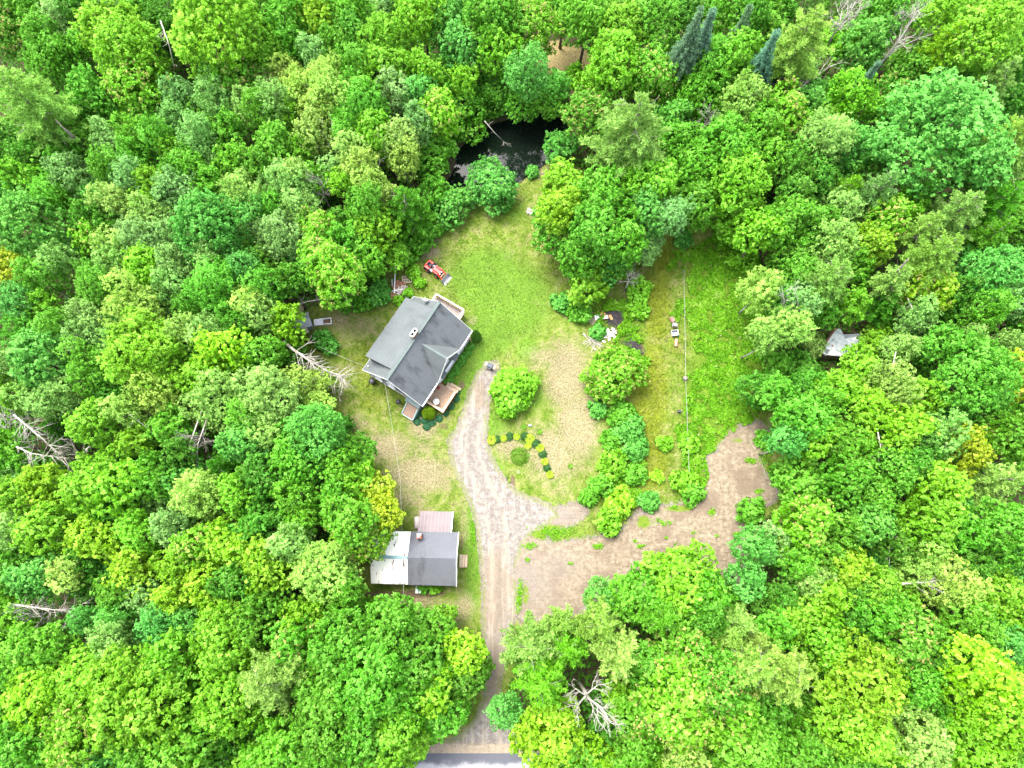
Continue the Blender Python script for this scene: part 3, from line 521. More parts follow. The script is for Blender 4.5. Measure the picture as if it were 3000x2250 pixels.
T = '''
95 305 112 P P 17;345 110 88 M L;385 170 85 M L;410 250 82 M L b;275 290 60 M G;640 95 120 M L 15;680 215 66 M G b;185 80 50 B S;100 50 42 M G;45 110 50 M G b;130 120 46 M G;160 190 60 M G;25 25 42 M L;205 35 45 M D;315 15 36 B S;245 145 42 M G;490 60 56 B D;410 30 40 M G;525 285 45 B S;640 300 50 B S;515 355 37 B S;590 410 50 B S;670 390 45 M G;690 480 45 M G;730 330 42 B P;460 400 40 B G;395 395 40 B G;330 420 45 B S;255 425 42 B G;510 440 36 M L;400 470 40 B G;320 495 40 B G;450 530 38 M L;385 530 45 B S;540 495 45 M G;530 565 56 B S;210 520 52 B S;65 520 46 M L;415 600 33 M L;335 600 46 B P;620 670 92 M E 13;720 580 55 B S;445 645 52 B S;285 640 46 M D;160 580 50 B G;90 665 85 M E;25 570 50 B E;445 710 52 B S;385 690 36 B S;330 725 40 B P;270 700 40 M L b;620 550 42 M G;20 430 52 M D;90 460 46 M D;195 465 40 M G;510 690 42 B S;570 500 36 B G;120 400 40 M D
770 150 66 M L;840 75 62 M G;930 60 55 M Y;770 25 50 M G;1020 35 60 M G;1130 125 62 M L;1235 55 68 M L;1315 70 60 M E;1450 60 82 M G;1465 155 52 M L;1350 150 56 M E;1040 115 52 M D;855 150 40 B G;985 140 46 M G;850 230 42 B P;920 160 36 B S;960 240 50 B P;895 275 52 B P;985 300 60 B P;950 335 50 B P;1065 205 46 B G;1135 220 60 M L;1150 280 55 B S;1060 290 52 M G;1240 215 46 M L;1240 285 46 B E;1290 335 48 M L b;1352 325 74 M G 5;1455 268 64 M G 4.5;1360 235 36 M L;810 310 48 B S;770 335 46 B G;1060 345 58 B G;1095 400 50 M L;1180 410 46 B P;1230 365 40 B S;1020 390 46 B G;920 400 50 B P;805 440 56 M G;880 445 36 M L;1040 455 46 B P;1055 500 50 B P;1185 470 42 B P;1270 455 54 M G 4.5;840 550 56 B S;945 565 38 D S;995 540 32 M L;1090 550 46 B P;1150 580 46 P P 9;1195 610 76 P G 10;890 620 46 B S;810 610 42 B G;1070 610 50 B G;1275 555 38 M G 4;1325 605 56 M E 3.2;1440 545 70 M E 3.8;830 700 60 B S;935 670 46 M L b;1090 680 62 M Y 8;1015 715 46 M G;940 735 50 M L b;760 620 42 B E;1230 685 48 M G 3;1140 430 36 B P;760 500 44 M D;870 510 34 B P
1555 90 75 M L b;1715 60 76 M G;1650 25 52 M G;1810 100 76 M L;1900 70 80 M G;2025 110 52 S U 17;2065 100 44 S U 16;2170 85 42 S U 13;2245 160 44 S U 15;2130 25 60 M G;2205 35 40 M G;1790 205 76 M L;1905 225 72 M G b;1690 230 30 M L 5;1545 225 55 B E;1620 260 46 B E 6;1530 300 46 M G 4.5;1610 290 46 M G 4.5;2065 215 74 M G;2155 185 66 M L;2170 305 62 B P;2030 280 60 M G;2055 380 52 D S;1850 390 128 P P 18;1730 335 70 M G 9 b;1640 430 42 M E 3.5;1970 350 46 M E;2120 450 80 M G;2030 500 70 M G;2155 540 80 M L;1890 540 80 M L;1660 550 66 M L 7;1770 585 72 M G;1625 665 72 M G 7 b;1750 680 80 M G 11;1885 625 60 M E;1965 640 50 B S;2035 605 50 M G;2160 640 60 M L 6;2225 680 58 M L;1885 720 48 B S 6;2230 385 55 M G;2240 460 50 M G;1690 760 50 M G 8;1990 420 46 M G
2350 115 95 P P 17;2470 60 62 D S 14;2640 110 85 D S 13;2530 140 60 M E;2590 45 52 M G;2850 100 112 M L 15;2740 45 52 M G;2770 130 56 P Y 14;2965 70 62 M D;2480 290 66 M L;2290 340 60 M L b;2370 310 46 M E;2545 225 30 S U 13;2660 220 52 M D;2920 235 60 P P 13;2745 400 148 M E 16;2960 410 80 P P 15;2610 290 46 M G b;2585 350 46 M G;2410 420 70 B S;2490 430 52 M E;2320 480 56 M D;2385 520 56 M D;2575 560 62 P S 12;2480 560 50 P L 10;2700 570 50 P G 11;2805 625 78 P P 14;2700 680 62 P P 13;2925 590 70 P G 12;2910 690 60 P G 12;2600 650 50 M L b;2455 610 50 B P;2440 720 56 B S;2295 650 60 M G;2545 720 52 M Y;2840 490 60 M D;2970 480 50 P P 13;2330 570 50 M D;2380 660 48 M G;2990 160 44 M G;2560 470 40 M D
35 795 46 M O b;120 820 50 B G;45 890 56 B E;135 900 36 M L;180 765 42 B S;295 840 56 B G;350 770 46 B S;430 790 50 M L;400 910 65 B P;265 940 50 B S;510 850 50 B S;520 785 46 B S;640 845 70 B G;630 770 52 B S;715 790 46 B E;735 890 42 B P;80 985 50 B G;270 990 52 B S;175 955 42 B G;560 975 48 B P;615 975 46 B S;660 1030 65 M W 11;435 1040 104 M L 12;120 1060 66 M E 11;280 1085 60 B G;25 1075 46 B S;590 1105 48 M L;185 1165 56 B S;470 1150 56 B P;635 1180 66 B P;745 1135 46 B P;25 1160 55 M L;375 1205 46 B P;75 1255 75 D S 11;225 1330 55 D S 7;280 1240 52 M L;400 1290 42 M Y;500 1250 50 M G;590 1290 50 D Y 9;315 1380 66 M L;360 1430 70 M L;270 1435 56 M L;460 1400 60 M G;590 1455 60 B P;700 1450 56 M L;30 1410 52 B S;140 1420 50 M Y;55 1465 52 M L;650 1370 56 P D 8;715 1290 52 M E;450 1340 40 P D 7;170 1255 44 P D 7;60 1370 46 M G;30 1290 44 M G;530 1330 40 M D;350 1000 40 B S;85 1160 40 B S;690 940 40 B G;560 900 40 B G
985 815 76 M L b;1150 755 40 M L 4;845 945 44 M W 8;770 1045 50 M G;765 920 50 B P;780 840 46 B G;840 830 42 M D;910 800 46 M D;800 1180 70 B P;930 1270 76 B E;935 1190 42 B P 6;1000 1240 34 P D 4;1030 1330 56 M G 7;780 1405 66 M D;870 1360 66 M G;1000 1375 56 M G;1080 1450 62 M O 6.5;990 1475 60 M G;780 1270 56 B P;720 1230 46 B G;870 1450 50 B G;840 1020 46 M D 5;870 1120 40 B P 8;700 1060 36 M D;940 1120 40 B P 5;1040 1400 50 M L 8;870 1290 50 M G
1724 825 60 M L 5;1805 775 42 M G 5;1843 820 34 D S 5;1800 1100 78 M L 4.4 b;1790 780 40 M E 5;2225 850 52 B P;2235 985 44 B P;2228 1140 54 M D 6;1830 700 56 M G;1640 620 50 M Y
2430 820 80 P P 14;2330 890 52 B S;2310 960 54 B P;2700 845 66 M Y b;2900 810 76 M E;2750 745 75 P P 15;2595 890 50 P G 9;2680 930 46 B S;2880 915 52 B G;2985 870 56 B S;2630 1025 40 B P;2520 1075 50 M L 6;2345 1090 50 M D 4;2440 1140 50 M L 8;2605 1135 60 B P;2705 1175 52 M L;2840 1090 108 M G 13;2960 1105 56 M O b;2550 1190 46 M Y;2630 1265 70 M Y;2740 1280 60 B S;2815 1315 60 M O;2350 1225 56 M G;2300 1295 46 B E;2376 1285 52 M L;2445 1270 46 M G;2880 1300 46 M L b;2960 1260 66 M G;2920 1410 76 P P 12;2740 1420 66 M L;2620 1380 56 M G;2470 1405 66 M G;2345 1420 66 M G 7;2565 1460 52 M G;2945 1020 42 B S;2835 1005 40 B S;2405 1190 46 M G;2280 1150 42 M G;2585 955 34 M G 4;2620 820 52 P P 12;2810 870 44 M D;2480 900 44 M L;2560 1000 40 M L 5;2290 880 46 B G;2340 810 48 M G;2380 1010 34 B P 4;2510 1320 48 M G;2680 1350 46 M D;2990 1330 46 M G;2760 1010 46 M D;2270 1060 36 M G 4
45 1560 52 B S;140 1550 60 M L;290 1580 60 M Y;410 1560 52 M L;505 1545 46 B S;395 1670 66 M Y;110 1690 60 M E;205 1680 46 B P;240 1645 42 M D;580 1600 52 M L b;690 1595 70 M Y;600 1710 50 M Y;510 1660 46 M Y;440 1750 46 B S;500 1770 46 M Y;340 1735 46 M G;140 1790 62 D S 10;250 1815 36 B E;340 1870 56 B P;470 1830 50 B E;570 1830 50 B E;350 1800 46 B E;22 1800 56 M L;120 1900 66 M G;120 2035 94 M W;260 1970 80 M L;370 1990 90 M L;440 2070 118 M L 14;510 1940 80 M L;670 1870 85 M L;680 2050 90 M L;260 2130 90 M L b;80 2170 70 M G;410 2180 70 M G;550 2190 80 M G;300 2235 60 M E;20 2050 60 M G;790 1995 98 P P 16;25 1690 44 M G;60 1620 40 M G;640 1780 50 M L;690 1700 50 M D;25 1930 52 M G;180 2235 50 M G
1015 1880 90 M G;1140 1840 84 M G;1095 1980 100 M G 14;975 2010 90 M G;960 2115 90 M G;1070 2130 80 M G;820 2190 80 M G;935 2215 76 M G;1155 2150 62 M L;1267 2020 56 M W;1360 1905 52 M W 8;1362 1990 56 M D 7;1290 2095 60 M G 7;1235 1950 70 M G;1245 1850 60 M G 8;740 1830 60 M G;1307 1800 26 M L 4;950 1675 80 B P 12;1055 1560 78 M L 9 b;1025 1520 60 M G;780 1660 70 M Y;750 1550 60 M D;855 1590 52 B S;840 1752 40 D S 8;1000 1745 52 M G;1050 1765 42 M L 6;890 1800 56 M L;780 1760 46 M D;1110 1510 52 M O 8;860 1900 70 M G b;900 1960 60 M G;700 1940 60 M L;1190 2060 70 M G;1330 1960 44 M G 7;1200 2180 50 M L 8;1380 1960 44 M G 6;880 1530 44 M G
1990 1710 102 M L 9;1900 1735 66 M G 8;1830 1760 54 M G 7;2065 1745 56 M G;1760 1750 48 B E 7;2180 1700 50 B E;2210 1600 52 B E;1560 1900 100 P P 13;1590 1990 90 P L 14;1760 1835 75 P P 13;1815 1925 78 P P 14;1940 1815 60 P G 12;2195 1950 105 P P 15;2165 1830 62 P P 12;2070 1810 48 B D;1990 1895 80 M G b;1975 2035 108 M L 13 b;2090 1990 90 M G 13 b;2130 2100 80 M L b;1880 2090 66 M G b;2020 2130 72 M L b;1722 2040 84 D S 15;1620 2150 90 M W 9;1740 2225 56 M W 8;1860 2195 64 M G;2010 2215 58 B P;2170 2190 70 M G;1478 2080 44 B E 8;1660 1900 70 P L 12;2225 2180 60 M G;1545 2150 44 M W 7;1650 1830 56 P P 10;1890 1950 56 M G
5 2241 58 M G 8;85 2239 60 M D 7;153 2232 57 M L 9;209 2235 61 M L 9;287 2239 56 M G 7;358 2234 58 M L 9;406 2242 62 M G 7;498 2241 50 M L 7;550 2239 59 M L 9;623 2238 61 M D 8;682 2246 55 M G 7;750 2239 53 M L 9;827 2244 60 M L 8;898 2245 56 M D 8;967 2241 56 M D 7;1028 2242 50 M L 9;1107 2243 52 M L 9;1686 2241 51 M G 9;1754 2236 54 M G 7;1819 2245 60 M L 7;1883 2244 51 M L 7;1940 2236 56 M L 7;2009 2241 59 M G 8;2098 2241 55 M D 8;2160 2235 50 M L 7;2214 2233 59 M D 7;2286 2238 54 M D 8;2352 2243 50 M L 8;2427 2234 56 M L 8;2500 2238 60 M D 9;2569 2233 59 M D 8;2633 2242 61 M G 8;2701 2236 58 M L 9;2766 2232 62 M L 9;2834 2232 56 M D 9;2912 2234 50 M L 8;2971 2242 55 M D 9;1175 2215 36 M G 5;1625 2225 44 M W 6
2350 1545 76 M L b;2250 1590 50 B S;2330 1640 50 M G;2720 1530 75 M L;2540 1540 50 M E;2935 1560 80 M G;2485 1660 46 M Y;2675 1655 60 B P;2770 1705 70 B P;2900 1735 60 M L;2370 1690 50 M S;2425 1760 50 M L;2555 1715 50 M L;2550 1815 52 M G;2660 1870 76 M G b;2835 1830 70 M G;2975 1815 50 M L;2945 1880 56 B E;2320 1815 66 M L;2405 1880 70 M L;2865 1975 85 M W 14;2905 2090 100 M W 14;2510 2005 108 M Y 13;2470 2115 90 M Y;2300 1975 100 P P 15;2690 2005 56 M G;2675 2170 86 M P;2330 2185 70 M G;2825 2190 70 M L;2930 2225 60 M G;2760 2100 50 M D;2460 1560 50 M G;2620 1600 50 M D;2840 1640 50 M D;2420 1640 44 M G;2300 1740 44 M D;2600 1940 50 M L;2560 2170 60 M L;2760 1930 50 M D;2600 1780 46 M G;2440 2215 60 M G;2990 1990 44 M L;2810 1560 50 M G;2480 1800 46 M D;2250 2080 46 M D;2220 1880 40 P P 12;2260 1850 50 M G
'''
for ln in T.replace('\n', ';').split(';'):
    q = ln.split()
    if len(q) < 5: continue
    h = None; ex = ''
    for w in q[5:]:
        if w == 'b': ex = 'b'
        else: h = float(w)
    tree(float(q[0]), float(q[1]), float(q[2]), q[3], q[4], h, None, ex)
# smaller trees standing in the gaps between them
CL = np.array(CLEAR); ninf = 0
gp = [(x + random.uniform(-16, 16), y + random.uniform(-16, 16)) for x in range(-20, 3040, 46) for y in range(-10, 2270, 46)]
random.shuffle(gp); ARR = [tuple(c) for c in CROWNS]
for (x, y) in gp:
    gx, gy = up(x, y, 4.5)
    A = np.array(ARR); dd = np.hypot(A[:, 0] - x, A[:, 1] - y) / A[:, 2]
    if dd.min() < 1.0 or ninf >= 150: continue
    X = np.array([gx]); Y = np.array([gy])
    if polydist(wCLEAR, X, Y)[0] > -1.3 or polydist(wPOND, X, Y)[0] > -1.0 or polydist(wTOP, X, Y)[0] > -1.6 or gy < YROAD + 1.6: continue
    if 2390 < x < 2530 and 940 < y < 1080: continue
    if 825 < x < 1000 and 870 < y < 1170: continue
    if 1080 < x < 1240 and 770 < y < 900: continue
    r = random.uniform(38, 54); kd = random.choice('MMMB' if x > 1000 else 'MBBM'); cc = random.choice('DDGGGLE' if kd == 'M' else 'SGDE')
    tree(x, y, r, kd, cc, random.uniform(6.0, 8.5), None, 'y'); ARR.append((x, y, r)); ninf += 1
print('TREES', NTREE, 'infill', ninf)
# undergrowth below the trees: one mass nobody could count
def forest_mask(X, Y, m=.4):
    return (polydist(wCLEAR, X, Y) < -m) & (polydist(wPOND, X, Y) < -.6) & (polydist(wTOP, X, Y) < -.3) & (Y > YROAD + 1.1)
k = 150000; X = rng.uniform(-66, 66, k); Y = rng.uniform(-20, 76, k); px, py = npdown(X, Y); m = (px > -150) & (px < 3150) & (py > -200) & (py < 2400); X, Y = X[m], Y[m]
m = forest_mask(X, Y); X, Y = X[m], Y[m]
dC = -polydist(wCLEAR, X, Y)
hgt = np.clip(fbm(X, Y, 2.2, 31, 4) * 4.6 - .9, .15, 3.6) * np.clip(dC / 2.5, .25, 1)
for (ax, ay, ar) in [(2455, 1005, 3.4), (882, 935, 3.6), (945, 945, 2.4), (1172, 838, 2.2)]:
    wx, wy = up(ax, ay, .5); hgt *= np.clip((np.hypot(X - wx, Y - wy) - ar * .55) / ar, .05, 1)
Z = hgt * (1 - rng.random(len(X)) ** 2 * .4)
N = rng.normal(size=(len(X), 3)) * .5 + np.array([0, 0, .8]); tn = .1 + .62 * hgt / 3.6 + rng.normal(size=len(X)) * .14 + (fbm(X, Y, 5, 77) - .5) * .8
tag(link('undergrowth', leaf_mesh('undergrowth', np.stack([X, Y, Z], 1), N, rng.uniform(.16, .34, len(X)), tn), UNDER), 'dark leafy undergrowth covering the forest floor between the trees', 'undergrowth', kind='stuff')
# weeds of the meadow and along the hedge island
k = 210000; X = rng.uniform(4, 28, k); Y = rng.uniform(2, 45, k); wd = blobs(X, Y, WEEDB); m = (wd + (fbm(X, Y, 1.6, 5) - .5) * 1.3 > .48) & (polydist(wCLEAR, X, Y) > -1) & (polydist(wDIRT, X, Y) < -.1)
X, Y = X[m], Y[m]; cl = fbm(X, Y, 1.0, 91, 3); px, py = npdown(X, Y)
hm = np.where(px < 1910, .85, .42); Z = .04 + cl ** 1.5 * hm * (1 - .5 * rng.random(len(X)) ** 2)
tn = -.02 + cl * 1.0 + rng.normal(size=len(X)) * .18 + (fbm(X, Y, 3, 12) - .5) * .6; tn = np.minimum(tn, .95); tn = np.where(rng.random(len(X)) < .006, 1.0, tn)
m2 = cl > .34; X, Y, Z, tn = X[m2], Y[m2], Z[m2], tn[m2]
tag(link('meadow_weeds', leaf_mesh('meadow_weeds', np.stack([X, Y, Z], 1), rng.normal(size=(len(X), 3)) * .55 + np.array([0, 0, .7]), rng.uniform(.07, .19, len(X)), tn), WEED), 'lush leafy green weeds covering the meadow beside the wire', 'weeds', kind='stuff')
# grass blades on the lawn
k = 150000; X = rng.uniform(-26, 30, k); Y = rng.uniform(-17, 46, k)
m = (polydist(wCLEAR, X, Y) > -.7) & (polydist(wDRIVE, X, Y) < -.05) & (polydist(wDIRT, X, Y) < -.1) & (polydist(wPOND, X, Y) < -.6) & (Y > YROAD + 1.2); X, Y = X[m], Y[m]
dr = blobs(X, Y, DRY); so = blobs(X, Y, SOIL); m = rng.random(len(X)) > np.maximum(dr, so) * .75 + .1; X, Y = X[m], Y[m]
cl = fbm(X, Y, .5, 3, 3); at = lawn_attrs(X, Y); hh = .03 + .16 * cl * (1 - at['dry'] * .6) * (1 + at['straw'])
nn = rng.normal(size=(len(X), 3)) * .6 + np.array([0, 0, .35]); V, F = leaf_arrays(np.stack([X, Y, .015 + hh * .6], 1), nn, .05 + hh * .5, .28)
A = {kk: ('POINT', np.repeat(v, 4)) for kk, v in at.items()}; A['edge'] = ('POINT', np.ones(len(V)))
tag(link('grass_tufts', npmesh('grass_tufts', V, F, A), LAWN), 'short uneven green and straw coloured grass over the lawn', 'grass', kind='stuff')
# sprigs of weed scattered over the bare dirt and the verge
pts = [(1620,1560,50,16,170),(1480,1740,60,14,0),(1752,1600,16,8,60),(1876,1600,10,6,24),(2155,1565,10,7,30),(2222,1440,14,7,30),(1975,1485,12,6,26),(2085,1500,10,10,24),(1525,1730,8,40,60),(1890,1620,10,5,14),(2030,1560,10,6,10),(2100,1570,5,3,6),(1860,1585,6,4,10),(2215,1290,10,6,24),(2200,1350,18,10,50),(1545,1640,10,6,16),(1950,1575,6,4,10),(1670,1650,10,6,10),(1550,1600,24,10,40),(1940,1530,30,12,34),(2020,1485,8,6,20),(2240,1340,20,30,70),(1520,1760,10,30,60),(1305,1775,10,8,0),(1385,1560,6,60,60)]
XX, YY = [], []
for a, b, ra, rb, kk in pts:
    for _ in range(kk * 2):
        u_ = up(random.gauss(a, ra * .5), random.gauss(b, rb * .5)); XX.append(u_[0]); YY.append(u_[1])
X, Y = np.array(XX), np.array(YY); tn = rng.uniform(.35, .8, len(X))
tag(link('scattered_weeds', leaf_mesh('scattered_weeds', np.stack([X, Y, rng.uniform(.05, .22, len(X))], 1), rng.normal(size=(len(X), 3)) * .5 + np.array([0, 0, .8]), rng.uniform(.07, .15, len(X)), tn), WEED), 'small green weed sprigs scattered over the bare dirt', 'weeds', kind='stuff')
# ------------------------------------------------------------------ shared object materials
def shingle(name, lo, hi, stain=0.0, course=.145, axis='Z'):
    n = NT(name, .9, .15); f = n.noise(.7, 5, .65, obj=True); g = n.noise(9, 4, .8, obj=True)
    sp = n.n('SeparateXYZ'); n.l(n.pos(True), sp.inputs[0]); w = n.math('FRACT', n.math('DIVIDE', sp.outputs[axis], course))
    ln = n.step(w, .80, .95); c = n.ramp(g, [(.3, lo), (.7, hi)]); c = n.mix(n.math('MULTIPLY', ln, .22), c, tuple(q * .45 for q in lo))
    mp = n.n('Mapping'); mp.inputs['Scale'].default_value = (.55, .18, .3); n.l(n.pos(True), mp.inputs[0]); st = n.noise(1.5, 4, .6, vec=mp.outputs[0])
    if stain: c = n.mix(n.math('MULTIPLY', n.step(st, .5, .68), stain), c, tuple(q * .45 for q in lo))
    c = n.mix(.5, c, n.ramp(f, [(.3, (.75, .75, .75)), (.7, (1, 1, 1))]), 'MULTIPLY'); n.col(c); n.bump(n.math('ADD', g, ln), .5, .02); return n.m
ROOF_L = shingle('pale_grey_shingles', (.078, .089, .092), (.105, .118, .121), .25)
ROOF_D = shingle('dark_grey_shingles', (.078, .086, .092), (.112, .122, .13), .7)
ROOF_S = shingle('shed_shingles', (.085, .089, .102), (.122, .127, .142), .5, .13, 'Y')
WHITE = simple('white_paint', (.62, .63, .65), .55, .4, .12); 
def siding(name, a, b, stain):
    n = NT(name, .6, .3); sp = n.n('SeparateXYZ'); n.l(n.pos(True), sp.inputs[0]); w = n.math('FRACT', n.math('DIVIDE', sp.outputs['Z'], .13))
    f = n.noise(3.5, 5, .7, obj=True); c = n.ramp(f, [(.42, a), (.6, b)]); c = n.mix(n.math('MULTIPLY', n.step(w, .82, .9), .6), c, stain); n.col(c); n.bump(w, .4, .02); return n.m
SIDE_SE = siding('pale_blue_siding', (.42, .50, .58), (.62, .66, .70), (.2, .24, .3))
SIDE_SW = siding('mottled_blue_siding', (.10, .11, .17), (.36, .38, .46), (.06, .065, .11))  # dark blue mottling mixed with a paler blue on this gable
GLASS = simple('window_glass', (.03, .04, .05), .06, .8, .1, bump=0)
TRIM = simple('white_trim', (.66, .66, .66), .5, .4, .08)
DECK = simple('weathered_deck_boards', (.25, .175, .12), .8, .2, .3, 5); DECKG = simple('grey_deck_boards', (.20, .17, .155), .85, .2, .3, 5)
TAN = simple('tan_timber', (.38, .29, .20), .75, .25, .2); REDW = simple('red_brown_stain', (.23, .055, .03), .7, .3, .3); ORANGEW = simple('orange_timber', (.42, .22, .08), .7, .3, .2)
BRICK = simple('chimney_brick', (.26, .09, .06), .85, .2, .35, 14); FLUE = simple('soot_black', (.012, .010, .012), .9, .1)
GREYM = simple('grey_metal', (.25, .26, .27), .45, .5, .2); BLACK = simple('black_plastic', (.016, .018, .022), .5, .4, .3); CONC = simple('pale_concrete', (.42, .40, .37), .9, .1, .2)
RUSTY = simple('rusty_sheet', (.22, .15, .115), .85, .2, .45, 16); TEAL = simple('teal_grey_paint', (.13, .165, .165), .6, .3, .2)
def rot2(x, y, a): return x * math.cos(a) - y * math.sin(a), x * math.sin(a) + y * math.cos(a)
# ------------------------------------------------------------------ house: local x = along the ridge to the north-east, local y = to the north-west, so -y is the front
HA = math.atan2(.853, .522); HC = (-9.95, 22.88)
def hl(u, v):      # u along ridge, v towards the front -> house local xy
    return (u, -v)
def hw(u, v): x, y = rot2(u, -v, HA); return (HC[0] + x, HC[1] + y)
house = empty('house', (*HC, 0), HA, 'grey shingled one-and-a-half storey house with dormers, on the lawn left of the gravel drive', 'house')
ZE, ZR, HU, HV = 2.9, 6.25, 4.82, 3.72; SL = (ZR - ZE) / HV
def rz_(v): return ZR - abs(v) * SL
wu, wv = HU - .32, HV - .36; zw = rz_(wv) - .12
m = MB(); m.poly([(-wu, -wv, 0), (wu, -wv, 0), (wu, -wv, zw), (-wu, -wv, zw)]); m.build('front_wall', SIDE_SE, house)
m = MB(); m.poly([(wu, wv, 0), (-wu, wv, 0), (-wu, wv, zw), (wu, wv, zw)]); m.build('rear_wall', SIDE_SE, house)
m = MB(); m.poly([(-wu, wv, 0), (-wu, -wv, 0), (-wu, -wv, zw), (-wu, 0, ZR - .12), (-wu, wv, zw)]); m.build('gable_wall', SIDE_SW, house)
m = MB(); m.poly([(wu, -wv, 0), (wu, wv, 0), (wu, wv, zw), (wu, 0, ZR - .12), (wu, -wv, zw)]); m.build('gable_wall', SIDE_SE, house)
m = MB(); 
for a, b in (((-wu-.03,-wv-.03),(wu+.03,-wv-.03)),((-wu-.03,wv+.03),(wu+.03,wv+.03)),((-wu-.03,-wv),(-wu-.03,wv)),((wu+.03,-wv),(wu+.03,wv))): m.beam((*a, .18), (*b, .18), .10, .46)
m.build('foundation', CONC, house)
fr = MB().slab([(-HU, -HV, ZE), (HU, -HV, ZE), (HU, 0, ZR), (-HU, 0, ZR)], .14).build('front_roof', ROOF_D, house)
rr = MB().slab([(HU, HV, ZE), (-HU, HV, ZE), (-HU, 0, ZR), (HU, 0, ZR)], .14).build('rear_roof', ROOF_L, house)
MB().beam((-HU, 0, ZR + .0), (HU, 0, ZR + .0), .34, .07).build('ridge_cap', simple('ridge_shingle', (.085, .105, .10), .9, .1, .15), house)
# shed dormer on the rear slope
d0, d1, dv, dz0, dz1 = -3.72, 3.78, 3.62, ZR + .05, 4.95
MB().slab([(d1, dv, dz1), (d0, dv, dz1), (d0, .12, dz0), (d1, .12, dz0)], .13).build('shed_dormer_roof', ROOF_L, house)
m = MB()
for u in (d0 + .14, d1 - .14):
    P = [(u, .3, rz_(.3)), (u, dv - .25, rz_(dv - .25)), (u, dv - .25, dz1 - .03), (u, .3, dz0 - .14)]
    m.poly(P if u > 0 else P[::-1])
m.poly([(d1 - .14, dv - .25, rz_(dv - .25)), (d0 + .14, dv - .25, rz_(dv - .25)), (d0 + .14, dv - .25, dz1), (d1 - .14, dv - .25, dz1)])
dw = m.build('shed_dormer_wall', simple('dormer_cheek_shingles', (.11, .09, .115), .85, .15, .5, 8), house)
# front gable dormer
gu, gh, gz, gv = .27, 2.12, 5.42, 3.78
v0 = (ZR - gz) / SL; ve = gv
for s_, nm in ((-1, 'gable_dormer_roof'), (1, 'gable_dormer_roof')):
    e = gu + s_ * gh; P = [(gu, -ve, gz), (gu, -v0, gz), (e, -HV + .02, ZE + .02), (e, -ve, ZE + .02)]
    if s_ < 0: P = P[::-1]
    P = [(a, b, c + .05) for a, b, c in P]; MB().slab(P if s_ < 0 else P, .09).build(nm, ROOF_L, house)
MB().beam((gu, -ve, gz + .08), (gu, -v0 + .1, gz + .08), .24, .05).build('dormer_ridge_cap', MATS['ridge_shingle'], house)
gw = MB().poly([(gu - gh + .15, -wv - .02, ZE - .1), (gu + gh - .15, -wv - .02, ZE - .1), (gu, -wv - .02, gz - .12)]).build('dormer_gable', SIDE_SE, house)
MB().beam((gu - gh, -ve - .02, ZE + .0), (gu, -ve - .02, gz + .0), .05, .2).build('rake_board', TRIM, house)
MB().beam((gu + gh, -ve - .02, ZE + .0), (gu, -ve - .02, gz + .0), .05, .2).build('rake_board', TRIM, house)
for s_ in (-1, 1):   # small return roofs either side of the dormer gable
    u0 = gu + s_ * 1.15; MB().slab([(u0 - .42, -HV - .28, ZE - .12), (u0 + .42, -HV - .28, ZE - .12), (u0 + .42, -wv, ZE + .38), (u0 - .42, -wv, ZE + .38)], .06).build('return_roof', ROOF_D, house)
for a, b in (((-HU-.02,-HV,ZE-.06),(-HU-.02,0,ZR-.06)),((-HU-.02,HV,ZE-.06),(-HU-.02,0,ZR-.06)),((HU+.02,-HV,ZE-.06),(HU+.02,0,ZR-.06)),((HU+.02,HV,ZE-.06),(HU+.02,0,ZR-.06))): MB().beam([q - (.13 if i == 2 else 0) for i, q in enumerate(a)], [q - (.13 if i == 2 else 0) for i, q in enumerate(b)], .04, .2).build('rake_board', TRIM, house)
MB().beam((-HU, -HV - .05, ZE - .10), (HU, -HV - .05, ZE - .10), .10, .12).build('gutter', WHITE, house); MB().beam((-HU, HV + .03, ZE - .14), (HU, HV + .03, ZE - .14), .06, .12).build('gutter', GREYM, house)
MB().tube([(-HU+.1, HV+.02, ZE-.1), (-wu-.08, wv, ZE-.5), (-wu-.08, wv, .2)], .05).build('downpipe', WHITE, house)
MB().tube([(-HU+.1, -HV-.02, ZE-.1), (-wu-.08, -wv, ZE-.5), (-wu-.08, -wv, .2)], .05).build('downpipe', WHITE, house)
MB().tube([(HU-.1, -HV-.02, ZE-.1), (wu+.08, -wv, ZE-.5), (wu+.08, -wv, .2)], .05).build('downpipe', WHITE, house)
def window(par, c, w, h, n_, frame=TRIM):
    """n_ = outward horizontal normal (local)"""
    c = Vector(c); n_ = Vector(n_).normalized(); t = Vector((-n_.y, n_.x, 0)); m = MB()
    for a, b in ((-1, 1), (1, 1)): m.beam(c + t * a * w / 2 - Vector((0, 0, h / 2)) + n_ * .04, c + t * a * w / 2 + Vector((0, 0, h / 2)) + n_ * .04, .09, .08)
    for z in (-h / 2, 0, h / 2): m.beam(c - t * w / 2 + Vector((0, 0, z)) + n_ * .045, c + t * w / 2 + Vector((0, 0, z)) + n_ * .045, .09, .08)
    o = m.build('window', frame, par); q = [c - t * w / 2, c + t * w / 2]; zz = Vector((0, 0, h / 2)); k = n_ * .02
    MB().poly([q[0] - zz + k, q[1] - zz + k, q[1] + zz + k, q[0] + zz + k]).build('pane', GLASS, o); MB().beam(q[0] - zz + n_ * .09, q[1] - zz + n_ * .09, .14, .06).build('sill', frame, o); return o
for y in (-1.9, .6, 2.2): window(house, (-wu, y, 1.65), .9, 1.25, (-1, 0, 0))
window(house, (-wu, 0, 4.3), .9, 1.2, (-1, 0, 0))
for u in (-1.0, .6, 2.0, 3.6): window(house, (u, -wv, 1.6), .85, 1.2, (0, -1, 0))
